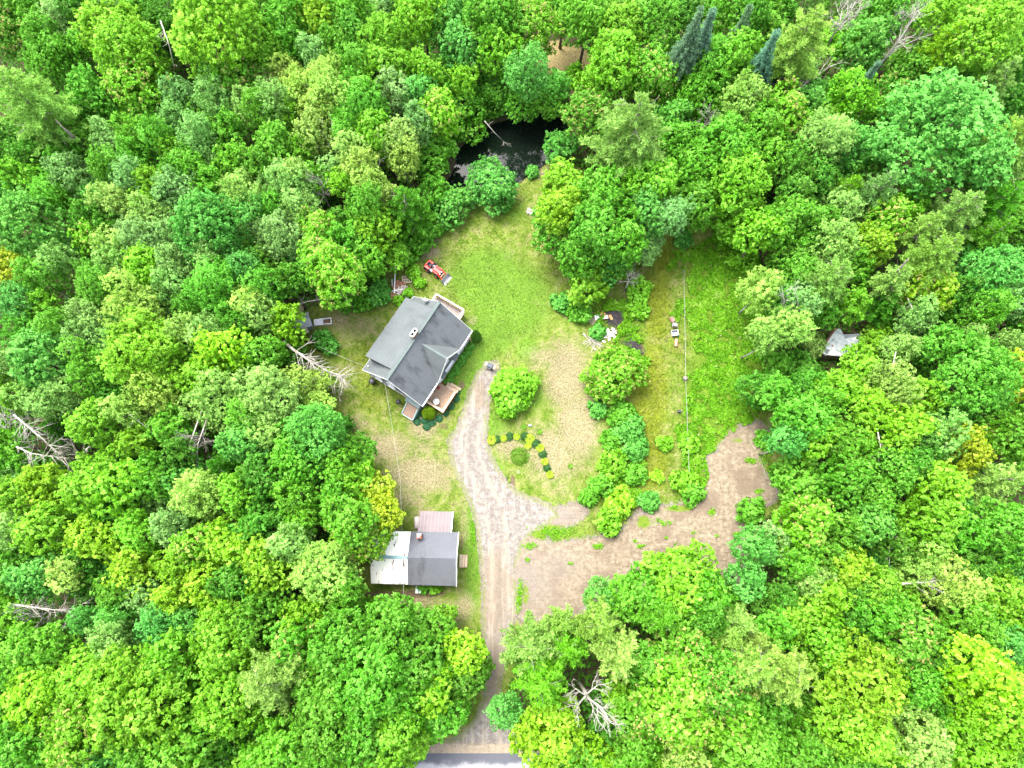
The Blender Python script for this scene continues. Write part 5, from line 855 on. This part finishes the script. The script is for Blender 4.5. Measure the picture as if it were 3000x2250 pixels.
for i, (px, py, R, H, cc, lab) in enumerate([(1108,862,1.4,1.5,'E','low emerald shrub with white blossom behind the house and left of the junk pile'),(1190,745,1.3,1.5,'G','green shrub at the lawn edge above the parked tractor'),(1210,800,.75,.8,'L','small light green bush between junk pile and tractor'),(1228,828,.6,.6,'L','smaller light bush right of the junk pile'),(1168,880,.5,.6,'L','little bright bush at the lower end of the junk pile'),(1196,858,.4,.5,'L','small bush in front of the junk pile'),
    (1645,885,1.1,1.0,'E','low emerald leafed bush at the tip of the hedge island'),(1752,972,.8,.7,'E','low bush between the brick-coloured boards and the white rubble'),(1700,915,1.2,1.3,'G','bush left of the board pile on the hedge island'),(1872,905,1.2,.9,'L','wide low light green bush right of the brush pile'),(1820,1215,1.7,2.0,'G','green bush below the pink-tipped maple of the hedge island'),(1845,1262,1.9,2.3,'E','dense emerald bush in the middle of the hedge island'),(1862,1315,1.6,1.9,'E','emerald bush right side of the lower hedge island'),(1790,1290,1.3,1.6,'G','green bush left side of the lower hedge island'),(1795,1360,1.8,2.0,'L','light bush two thirds down the hedge island'),(1860,1390,1.4,1.6,'G','green bush near the lower right of the hedge island'),(1760,1425,1.5,1.8,'G','green bush at the lower left of the hedge island'),(1815,1470,1.8,1.9,'W','yellow-green bush near the lower end of the hedge island'),(1785,1525,1.7,1.8,'L','bushy round shrub at the very lower end of the hedge island'),(1720,1460,1.0,1.2,'G','small green bush facing the drive at the hedge island foot'),(1750,1200,1.1,1.2,'E','blue-tinged small bush at the left foot of the pink-tipped maple'),(1870,850,1.4,1.4,'L','light bush right of the small bleached dead tree'),
    (1945,1300,.8,.7,'L','pale flowering bush in the straw coloured strip near the wire'),(1925,1395,.6,.5,'W','small pale bush low in the straw strip'),(2005,1410,1.3,1.1,'L','bush at the lower end of the wire line'),(2020,1300,1.0,.9,'L','bush on the wire line beside the top of the dirt clearing'),(2030,1445,1.1,1.0,'G','green bush where the wire meets the bare dirt'),(1900,1470,1.0,.8,'E','low bush at the lower edge of the straw strip'),
    (1640,500,1.0,1.0,'G','small bush on the bank between pond and big pine'),(1560,505,.7,.7,'E','small reedy bush on the near pond bank'),(1262,665,1.5,1.4,'G','low green bush on the lawn edge left of the pond path'),(1215,700,1.3,1.5,'G','green bush on the lawn edge above the brown patch'),(1060,880,1.4,1.3,'G','low bush at the upper rim of the side lawn'),(1005,880,1.2,1.4,'D','dark low bush above the white frame'),(945,995,1.1,1.3,'E','emerald bush right of the tilted hut'),(965,1015,.9,1.0,'E','small emerald bush left rim of the side lawn'),(1035,870,1.0,1.1,'G','low green bush between frame and junk pile'),(1240,1720,.5,.6,'G','green fern clump at the south wall of the shed'),(1275,1722,.5,.6,'L','light fern clump at the south wall of the shed'),(2290,1390,1.2,1.2,'G','bush at the right rim of the dirt clearing'),(2240,1290,1.0,.8,'G','small bush at the upper right rim of the dirt clearing'),(2200,1500,1.4,1.6,'G','bush at the lower right rim of the dirt clearing'),(2180,760,1.6,1.6,'L','light bush at the upper right rim of the meadow'),(2130,680,1.7,1.7,'L','light bush at the top rim of the meadow'),(2000,700,1.1,1.0,'E','bush at the upper end of the wire line')]):
    bigshrub(px, py, R, H, lab, cc, 930 + i, 1.0, 'shrub')
# ------------------------------------------------------------------ wires
def cable(name, pts, sag, r, label, cat, mat):
    m = MB()
    for a, b in zip(pts[:-1], pts[1:]):
        a, b = Vector(a), Vector(b); m.tube([a.lerp(b, t / 12) - Vector((0, 0, sag * 4 * (t / 12) * (1 - t / 12))) for t in range(13)], r, 5)
    return tag(m.build(name, mat), label, cat)
CAB = simple('weathered_cable', (.24, .235, .22), .6, .3, .3, 6)
a = hw(-HU - .02, -.6); cable('power_cable', [(a[0], a[1], 4.6), (*up(1172, 1400, 4.4), 4.4), (*up(1181, 1700, 5.2), 5.2), (*up(1196, 2225, 6.6), 6.6)], .25, .014, 'thin pale overhead cable running from the house gable over the shed to the road', 'cable', CAB)
b = hw(-HU + .4, -3.7); cable('clothes_line', [(b[0], b[1], 3.1), (*up(940, 1018, 2.8), 2.8)], .2, .012, 'thin line strung from the west corner of the house over the side lawn', 'line', CAB)
wf = empty('wire_fence', (*up(2008, 1100), 0), 0, 'single white wire on thin posts crossing the meadow from top to bottom', 'fence'); ox, oy = up(2008, 1100)
wp = [(2004,790),(2006,900),(2008,1010),(2009,1110),(2013,1210),(2016,1300),(2019,1380),(2028,1436)]; m = MB(); PW = [Vector((*up(q[0], q[1], 1.0), 1.0)) - Vector((ox, oy, 0)) for q in wp]
for a, b in zip(PW[:-1], PW[1:]): m.tube([a.lerp(b, t / 6) - Vector((0, 0, .3 * (t / 6) * (1 - t / 6))) for t in range(7)], .02, 5)
m.build('wire', CAB, wf)
for p in PW: MB().tube([(p.x, p.y, 0), (p.x, p.y, 1.08)], .03, 6).build('post', GREYM, wf)
# ------------------------------------------------------------------ meadow furniture
def frame_chair(px, py, rz, label, mat, nm='garden_chair', fab=None):
    x, y = up(px, py, .3); e = empty(nm, (x, y, 0), rz, label, 'chair', 'old garden chairs in the meadow'); fab = fab or mat
    MB().box((0, 0, .42), (.5, .48, .04)).build('seat', fab, e); MB().box((-.27, 0, .70), (.05, .48, .5)).build('backrest', fab, e)
    for sx in (-.22, .22):
        for sy in (-.22, .22): MB().tube([(sx, sy, 0), (sx, sy, .42)], .018).build('leg', mat, e)
    for sy in (-.26, .26): MB().tube([(-.25, sy, .62), (.22, sy, .62), (.22, sy, .42)], .018).build('armrest', mat, e)
frame_chair(1976, 953, 1.4, 'grey garden chair in the meadow left of the wire, middle of three', GREYM, fab=simple('faded_grey_fabric', (.24, .21, .21), .8, .2, .2)); frame_chair(1969, 938, .4, 'faded red garden chair in the meadow, topmost by the wire', GREYM, fab=simple('faded_red_fabric', (.36, .14, .12), .7, .3, .3))
x, y = up(1977, 976, .3); e = empty('metal_tub', (x, y, 0), .15, 'open square silver metal tub below the grey garden chair', 'tub'); m = MB(); 
for a_, b_, c_, d2 in ((0, .3, .72, .04), (0, -.3, .72, .04), (.34, 0, .04, .6), (-.34, 0, .04, .6)): m.box((a_, b_, .25), (c_, d2, .44))
m.build('tub_side', GREYM, e); MB().box((0, 0, .06), (.66, .58, .04)).build('tub_bottom', simple('wet_metal', (.30, .33, .38), .3, .5, .2), e); MB().tube([(-.36, -.31, .48), (.36, -.31, .48), (.36, .31, .48), (-.36, .31, .48), (-.36, -.31, .48)], .022).build('rim', TRIM, e)
x, y = up(1981, 1004, .2); e = empty('clay_pipe', (x, y, 0), 1.45, 'terracotta pipe lying in the meadow below the metal tub', 'pipe'); MB().tube([(-.42, 0, .18), (.4, 0, .18)], .17, 16, False).build('tube_wall', simple('terracotta', (.46, .22, .15), .8, .2, .15), e); MB().tube([(-.44, 0, .18), (-.38, 0, .18)], .2, 16, False).build('collar', MATS['terracotta'], e); MB().cyl((0, 0, .0), .02, .01).build('pipe_core', FLUE, e)
x, y = up(1990, 1206, .2); e = empty('bucket', (x, y, 0), 0, 'black bucket tipped in the weeds left of the wire', 'bucket'); MB().tube([(-.18, 0, .16), (.16, .03, .2)], [.14, .19], 14).build('bucket_body', BLACK, e); MB().tube([(.16, -.17, .2), (.3, 0, .3), (.16, .2, .2)], .012).build('handle', GREYM, e)
x, y = up(2008, 1108, .2); e = empty('tree_stump', (x, y, 0), 0, 'grey weathered stump under the meadow wire', 'stump'); MB().tube([(0, 0, 0), (.02, 0, .3), (0, .02, .36)], [.3, .22, .18], 10).build('stump_wood', GREYB, e, True)
# ------------------------------------------------------------------ debris piles, each board and stick pile
x, y = up(1733, 929, .1); e = MB().slab([(-.55 * math.cos(k * .7) * (1 + .1 * math.sin(k * 3)), -.95 * math.sin(k * .7), .12) for k in range(9)], .1).build('flat_stone', simple('olive_stone', (.16, .15, .09), .9, .1, .2), None, loc=(x, y, 0), rz=.2); tag(e, 'flat oval olive brown stone left of the board pile', 'stone')
for i, (px, py, w2, d2, rz, mt, lab) in enumerate([(1749,918,.55,.42,.5,ORANGEW,'orange wooden crate lid at the top left of the board pile'),(1752,930,.7,.55,.15,WHITE,'white panel at the left of the board pile'),(1767,921,.55,.45,-.6,ORANGEW,'orange plywood sheet in the middle of the board pile'),(1773,930,.62,.42,.1,simple('pale_board', (.55, .45, .38), .7, .3, .15),'pale board at the right of the board pile'),(1789,931,.3,.6,.5,ORANGEW,'short orange plank leaning on the dark brush pile')]):
    x, y = up(px, py, .25); o = MB().box((0, 0, 0), (w2, d2, .06)).box((0, d2 * .3, -.05), (w2 * .9, .07, .05)).box((0, -d2 * .3, -.05), (w2 * .9, .07, .05)).build('board', mt, None, False, .008, (x, y, .22 + .05 * i)); o.rotation_euler = (.12 * math.sin(i * 2), .1 * math.cos(i * 3), rz); tag(o, lab, 'board', 'loose boards on the hedge island')
def stick_pile(px, py, R, H, nst, mat, label, name='brush_pile', L=(.6, 1.6), rr_=.02):
    x, y = up(px, py, .2); rg = random.Random(int(px)); m = MB()
    for _ in range(nst):
        a = rg.uniform(0, 6.28); l = rg.uniform(*L) / 2; c = Vector((rg.gauss(0, R * .38), rg.gauss(0, R * .38), rg.uniform(.03, H))); d = Vector((math.cos(a), math.sin(a), rg.uniform(-.25, .25))) * l; c.z *= max(.2, 1 - math.hypot(c.x, c.y) / (R * 1.2))
        k = Vector((rg.uniform(-.1, .1), rg.uniform(-.1, .1), rg.uniform(0, .12))); p = c - d; p.z = max(p.z, .02); q = c + d; q.z = max(q.z, .02); m.tube([p, c + k, q], [rr_ * rg.uniform(.6, 1.6), rr_ * rg.uniform(.5, 1.1), rr_ * .4], 4)
    return tag(m.build(name, mat, None, loc=(x, y, 0)), label, 'brush pile')
CHAR = simple('charred_sticks', (.07, .06, .065), .9, .1, .7, 5)
stick_pile(1801, 929, 1.05, .5, 230, CHAR, 'dark round pile of charred sticks beside the loose boards'); stick_pile(1855, 1008, .9, .35, 90, CHAR, 'dark heap of twigs right of the white rubble'); stick_pile(1868, 1030, .6, .3, 60, CHAR, 'small dark twig heap at the upper right edge of the pink-tipped maple')
stick_pile(1742, 1000, .9, .25, 16, DEADB, 'few long bleached sticks at the left edge of the hedge island', L=(1.2, 2.6), rr_=.035)
def rubble(px, py, R, nst, mats, label, name, sz=(.12, .4)):
    x, y = up(px, py, .1); rg = random.Random(int(px + py)); m = MB()
    for _ in range(nst):
        s1, s2, s3 = rg.uniform(*sz), rg.uniform(*sz), rg.uniform(.05, .16); M = Matrix.Rotation(rg.uniform(0, 3), 3, 'Z') @ Matrix.Rotation(rg.uniform(-.5, .5), 3, 'X'); m.box((rg.gauss(0, R * .42), rg.gauss(0, R * .42), rg.uniform(.05, .25)), (s1, s2, s3), M=M)
    return tag(m.build(name, mats, None, False, .015, (x, y, 0)), label, 'rubble')
rubble(1788, 980, .75, 26, simple('white_rubble', (.55, .53, .52), .8, .2, .3, 5), 'heap of broken white rubble on the hedge island', 'rubble_heap')
rubble(1178, 850, .85, 60, simple('mixed_junk', (.42, .36, .33), .8, .2, .5, 9), 'heap of pale broken junk behind the house', 'junk_heap', (.08, .34))
rubble(1170, 835, .7, 22, simple('rusty_junk', (.26, .12, .075), .85, .2, .4, 6), 'rusty brown scrap under the white timber behind the house', 'scrap_heap', (.2, .6))
def pallet(px, py, rz, label, mat, n_=6, w=1.0, d=.9):
    x, y = up(px, py, .2); e = empty('pallet', (x, y, .12), rz, label, 'pallet', 'broken pallets behind the house')
    for k in range(n_): MB().box((-w / 2 + w * k / (n_ - 1), 0, .1), (.09, d, .03)).build('slat', mat, e)
    for y_ in (-d / 2 + .06, 0, d / 2 - .06): MB().box((0, y_, .04), (w, .07, .08)).build('bearer', mat, e)
PAL = simple('pallet_wood', (.46, .36, .28), .8, .2, .25, 6); pallet(1192, 818, .1, 'slatted wooden pallet at the upper right of the junk heap', PAL); pallet(1148, 866, .05, 'reddish slatted pallet at the lower left of the junk heap', simple('reddish_pallet', (.38, .20, .13), .8, .2, .2), 5, .8, .8)
x, y = up(1158, 822, .3); o = MB().beam((.1, 1.55, .45), (-.15, -1.55, .4), .1, .08).beam((-.45, 1.5, .42), (.7, 1.5, .42), .08, .06).beam((-.4, -1.3, .4), (.8, -1.15, .4), .08, .06).beam((-.35, .2, .38), (-.35, -.7, .38), .06, .05).build('timber_frame', TRIM, None, loc=(x, y, 0), rz=.08); tag(o, 'broken white timber frame lying across the junk heap', 'frame')
# ------------------------------------------------------------------ hut, cold frame, tank, fallen trunks on the left rim
x, y = up(884, 940, 1.6); e = empty('small_hut', (x, y, 0), .32, 'tiny weathered grey hut half hidden under trees at the left rim of the lawn', 'hut')
WG = simple('weathered_grey_boards', (.22, .225, .235), .85, .2, .25, 7)
MB().box((0, 0, .8), (1.5, 1.2, 1.6)).build('wall', WG, e); MB().slab([(-.98, -.02, 1.95), (-.98, -.85, 1.55), (.95, -.85, 1.5), (.95, -.02, 1.95)], .06).build('roof', simple('hut_roof', (.26, .275, .30), .8, .2, .2, 8), e); MB().slab([(-.98, -.02, 1.95), (.95, -.02, 1.95), (.95, .8, 1.6), (-.98, .8, 1.6)], .06).build('roof', MATS['hut_roof'], e)
MB().slab([(-.35, -.82, 1.62), (-.28, -1.35, 1.15), (.35, -1.35, 1.12), (.30, -.82, 1.60)], .06).build('hatch', simple('hatch_boards', (.27, .24, .17), .85, .2, .25, 8), e)
x, y = up(860, 913, .4); o = MB().slab([(-1.1, -.6, .35), (.9, -.75, .3), (1.3, .55, .5), (-1.2, .7, .5)], .04).build('tarpaulin', simple('olive_tarp', (.075, .085, .022), .5, .4, .4, 2), None, loc=(x, y, 0), rz=.3); tag(o, 'olive green tarpaulin under the bare white trunk, behind the tiny hut', 'tarpaulin')
x, y = up(946, 943, .2); e = empty('cold_frame', (x, y, 0), .13, 'white rectangular cold frame, half covered, beside the tiny hut', 'cold frame'); m = MB()
for a_, b_, c_, d2 in ((0, .33, 1.9, .06), (0, -.33, 1.9, .06), (.92, 0, .06, .6), (-.92, 0, .06, .6), (.0, 0, .06, .6)): m.box((a_, b_, .2), (c_, d2, .3))
m.build('frame', TRIM, e); MB().box((-.46, 0, .33), (.86, .6, .02)).build('cover_sheet', simple('torn_white_sheet', (.55, .55, .62), .5, .3, .5, 4), e); MB().box((.46, 0, .04), (.86, .6, .04)).build('soil', simple('bed_soil', (.13, .085, .055), .95, .05, .35), e)
x, y = up(894, 1142, .4); e = empty('storage_box', (x, y, 0), 1.0, 'pale grey box standing at the left rim below the fallen birch', 'box'); MB().box((0, 0, .38), (.85, .42, .7)).build('box_body', CONC, e, bevel=.04); MB().box((0, 0, .76), (.9, .47, .06)).build('lid', WHITE, e, bevel=.02)
def bare_trunk(name, pix, rad, label, cat='fallen tree', twigs=14, tl=(.5, 1.4), seed=1, mat=DEADB, zend=None):
    P = [Vector((*up(a, b, z), z)) for a, b, z in pix]; o0 = P[0].copy(); o0.z = 0; P = [p - o0 for p in P]; rg = random.Random(seed); m = MB(); n_ = len(P)
    m.tube(P, [rad * (1 - .8 * i / (n_ - 1)) for i in range(n_)], 7); o = m.build(name, mat, None, True, loc=tuple(o0)); tag(o, label, cat)
    m = MB()
    for _ in range(twigs):
        q = rg.uniform(.15, 1) * (n_ - 1); i = min(n_ - 2, int(q)); p = P[i].lerp(P[i + 1], q - i); d = (P[i + 1] - P[i]).normalized(); a = rg.uniform(0, 6.28)
        s = Vector((math.cos(a), math.sin(a), rg.uniform(-.1, .7))); d = (d * .8 + s * .8).normalized(); l = rg.uniform(*tl); r_ = rad * .28; e1 = p + d * l * .5 + Vector((rg.uniform(-.12, .12),) * 3) * l; e2 = e1 + (d + Vector((rg.uniform(-.4, .4), rg.uniform(-.4, .4), rg.uniform(-.2, .3)))).normalized() * l * .55
        m.tube([p, e1, e2], [r_, r_ * .6, r_ * .2], 4)
        for __ in range(2):
            f = (d + Vector((rg.uniform(-.9, .9), rg.uniform(-.9, .9), rg.uniform(-.3, .5)))).normalized() * l * .45; m.tube([e1, e1 + f], [r_ * .4, r_ * .12], 4)
    if twigs: m.build('twigs', mat, o, True)
    return o
bare_trunk('leaning_trunk', [(824,912,4),(860,896,4.4),(900,883,4.8),(945,876,5.0),(985,877,5.2),(998,868,5.4)], .10, 'long bare white trunk arching over the tiny hut', 'bare trunk', 16, (.4, 1.3), 3)
bare_trunk('fallen_birch', [(830,1000,5.5),(860,1025,5.4),(905,1055,5.2),(940,1075,4.6),(985,1100,3.8),(1010,1112,3.4)], .17, 'thick fallen birch trunk pointing from the left wood towards the house', 'fallen tree', 46, (.8, 2.4), 4)
bare_trunk('fallen_birch', [(985,1095,3.2),(1005,1120,2.4),(1028,1118,2)], .06, 'fan of pale bare branches where the fallen birch reaches the lawn', 'fallen branches', 16, (.7, 1.5), 5)
bare_trunk('fallen_branch', [(780,1100,4.5),(825,1115,4),(870,1118,3.5),(895,1128,2.5)], .08, 'mass of grey-brown dead branches above the pale grey box', 'fallen branches', 36, (.6, 1.6), 6)
bare_trunk('fallen_branch', [(950,1120,2.5),(975,1130,2.3),(995,1155,1.5)], .06, 'short bare branch spray below the fallen birch tip', 'fallen branches', 14, (.5, 1.3), 8)
bare_trunk('dead_birch', [(2300,930,7),(2297,880,9),(2290,840,11)], .10, 'left of two thin bleached birch stems at the right wood edge', 'bare trunk', 14, (.5, 1.5), 11, BIRCHB); bare_trunk('dead_birch', [(2340,940,7),(2338,885,9.4),(2328,845,11)], .10, 'right of two thin bleached birch stems at the right wood edge', 'bare trunk', 16, (.5, 1.5), 12, BIRCHB)
bare_trunk('broken_pine_trunk', [(2594,832,7),(2625,800,10),(2662,758,13.5)], .26, 'thick grey bare pine trunk leaning up in the right wood', 'bare trunk', 3, (.6, 1), 13, GREYB)
bare_trunk('pine_trunk_piece', [(226,412,8.5),(205,392,10),(178,368,12)], .24, 'bare grey trunk below the big pine at the far upper left', 'bare trunk', 2, (.5, .9), 14, GREYB)
for i, (a, b) in enumerate([([(20,1295,8),(90,1328,8),(200,1345,7)], .10), ([(40,1215,9),(100,1265,8.6),(165,1320,8)], .10), ([(290,1280,7),(240,1330,6.5),(200,1395,5)], .08), ([(375,1210,9),(420,1245,8),(465,1285,7)], .08), ([(590,1205,8),(560,1290,7.5),(520,1380,7)], .08), ([(605,1230,8),(580,1300,7.5),(575,1380,6.5)], .06), ([(30,1770,9),(120,1782,8.5),(235,1795,8)], .09), ([(1420,355,4.5),(1450,390,2.5),(1490,428,.6)], .07), ([(1925,645,6.5),(1965,650,6.5),(2010,660,6)], .05), ([(2330,275,7),(2370,235,7),(2440,190,7)], .12), ([(2570,200,10),(2640,110,14),(2690,30,18)], .12), ([(2430,120,10),(2470,60,13),(2500,5,16)], .11), ([(2605,1515,9),(2607,1590,8),(2605,1680,7)], .06), ([(2840,1500,9),(2850,1600,8),(2880,1680,7)], .06), ([(2660,875,8),(2700,965,7)], .07), ([(2625,1030,9),(2608,1100,8)], .05), ([(2570,1255,8.6),(2580,1310,8.4),(2572,1360,8)], .07), ([(2740,1320,8.6),(2800,1290,8.6)], .06), ([(2640,1710,8.8),(2720,1705,8.6),(2780,1695,8.6)], .09), ([(470,60,13),(495,130,12),(510,195,10)], .07), ([(965,430,7),(950,380,8),(935,340,10)], .06), ([(990,440,6.5),(980,390,8),(970,350,9.5)], .06), ([(1100,530,6),(1112,475,8)], .06), ([(730,640,7),(745,700,6)], .07), ([(700,420,9),(735,480,7)], .06)]):

    mx = a[len(a) // 2]; big = b > .085
    bare_trunk('bare_stem', a, b, 'bare pale stem with twigs %s, %s percent across, %s down' % (zone(mx[0], mx[1]), words(round(mx[0] / 30)), words(round(mx[1] / 22.5))), 'bare trunk', 26 if big else 9, (.7, 2.2) if big else (.4, 1.2), 40 + i, DEADB)
# ------------------------------------------------------------------ collapsed pale shed in the right wood
x, y = up(2458, 1008, 1.6); e = empty('collapsed_shed', (x, y, 0), 0, 'derelict pale shed with sagging torn roof among trees in the right wood', 'shed')
def q3(px, py, z): a, b = up(px, py, z); return (a - x, b - y, z)
n = NT('stained_pale_roof', .7, .3); f = n.noise(2.2, 6, .75, obj=True); g = n.noise(.9, 3, .6, obj=True); c = n.ramp(f, [(.3, (.16, .24, .20)), (.42, (.40, .43, .45)), (.55, (.62, .64, .66))]); c = n.mix(n.step(g, .60, .68), c, (.28, .12, .04)); n.col(c); STP = n.m
rows = [[(2453,961,2.1),(2463,963,2.25),(2468,975,2.0),(2474,985,1.75),(2488,986,1.9),(2523,980,2.1)], [(2437,984,2.0),(2448,985,1.85),(2458,992,1.75),(2470,1000,1.7),(2488,1001,1.75),(2521,997,2.0)], [(2418,1012,1.95),(2435,1014,1.8),(2452,1018,1.75),(2470,1022,1.75),(2490,1024,1.8),(2515,1024,1.9)], [(2400,1034,1.7),(2422,1040,1.6),(2445,1042,1.55),(2466,1044,1.5),(2485,1046,1.5),(2506,1046,1.5)]]
m = MB(); 
for r in rows: m.v += [q3(*p) for p in r]
nr = len(rows); nc = 6
for j in range(nr - 1):
    for i in range(nc - 1): m.f.append(((j + 1) * nc + i, (j + 1) * nc + i + 1, j * nc + i + 1, j * nc + i))
o = m.build('roof', STP, e); s2 = o.modifiers.new('sub', 'SUBSURF'); s2.levels = s2.render_levels = 2; s3 = o.modifiers.new('sol', 'SOLIDIFY'); s3.thickness = .06
MB().slab([q3(2396,1032,1.5), q3(2413,1018,1.95), q3(2432,1026,1.95), q3(2421,1043,1.5)][::-1], .06).build('eave_flap', WG, e)
m = MB(); m.slab([q3(2472,981,2.35), q3(2522,978,2.35), q3(2524,988,1.95), q3(2476,989,1.9)][::-1], .05); m.build('torn_flap', simple('pale_flap', (.48, .49, .52), .6, .3, .2), e)
m = MB(); 
for a, b in (((2405,1038,1.4),(2450,965,1.9)),((2450,965,1.9),(2520,982,1.9)),((2520,982,1.9),(2508,1044,1.4)),((2508,1044,1.4),(2405,1038,1.4))):
    A_, B_ = q3(*a), q3(*b); m.poly([(A_[0], A_[1], 0), (B_[0], B_[1], 0), B_, A_])
m.build('wall', simple('rotten_boards', (.20, .13, .095), .9, .1, .35, 5), e)
MB().beam(q3(2414,1012,2.05), q3(2450,962,2.2), .1, .08).build('edge_board', simple('reddish_edge_board', (.30, .16, .11), .85, .2, .2), e)
e = empty('road_sign_post', (*up(1484, 1912, .8), 0), 0, 'small pale marker post at the right edge of the drive under the pine', 'post'); MB().tube([(0, 0, 0), (0, 0, 1.1)], .05, 8).build('post_shaft', TRIM, e); MB().box((0, .03, 1.15), (.1, .4, .3)).build('plate', simple('pale_blue_plate', (.45, .58, .60), .5, .3, .1), e)
x, y = up(1361, 2093, 0); o = MB().tube([(-.22, 0, .02), (-.1, .02, .14), (.1, 0, .15), (.22, 0, .03)], [.05, .15, .13, .04], 7).build('rock', simple('white_rock', (.55, .52, .5), .9, .2, .15), None, loc=(x, y, 0)); tag(o, 'small whitish rock at the left edge of the drive near the road', 'rock')
x, y = up(1558, 625, 0); rubble(1556, 624, .55, 18, simple('grey_stones', (.36, .31, .28), .9, .1, .25), 'flat patch of grey stones in the lawn near the pond', 'stone_patch', (.15, .4))
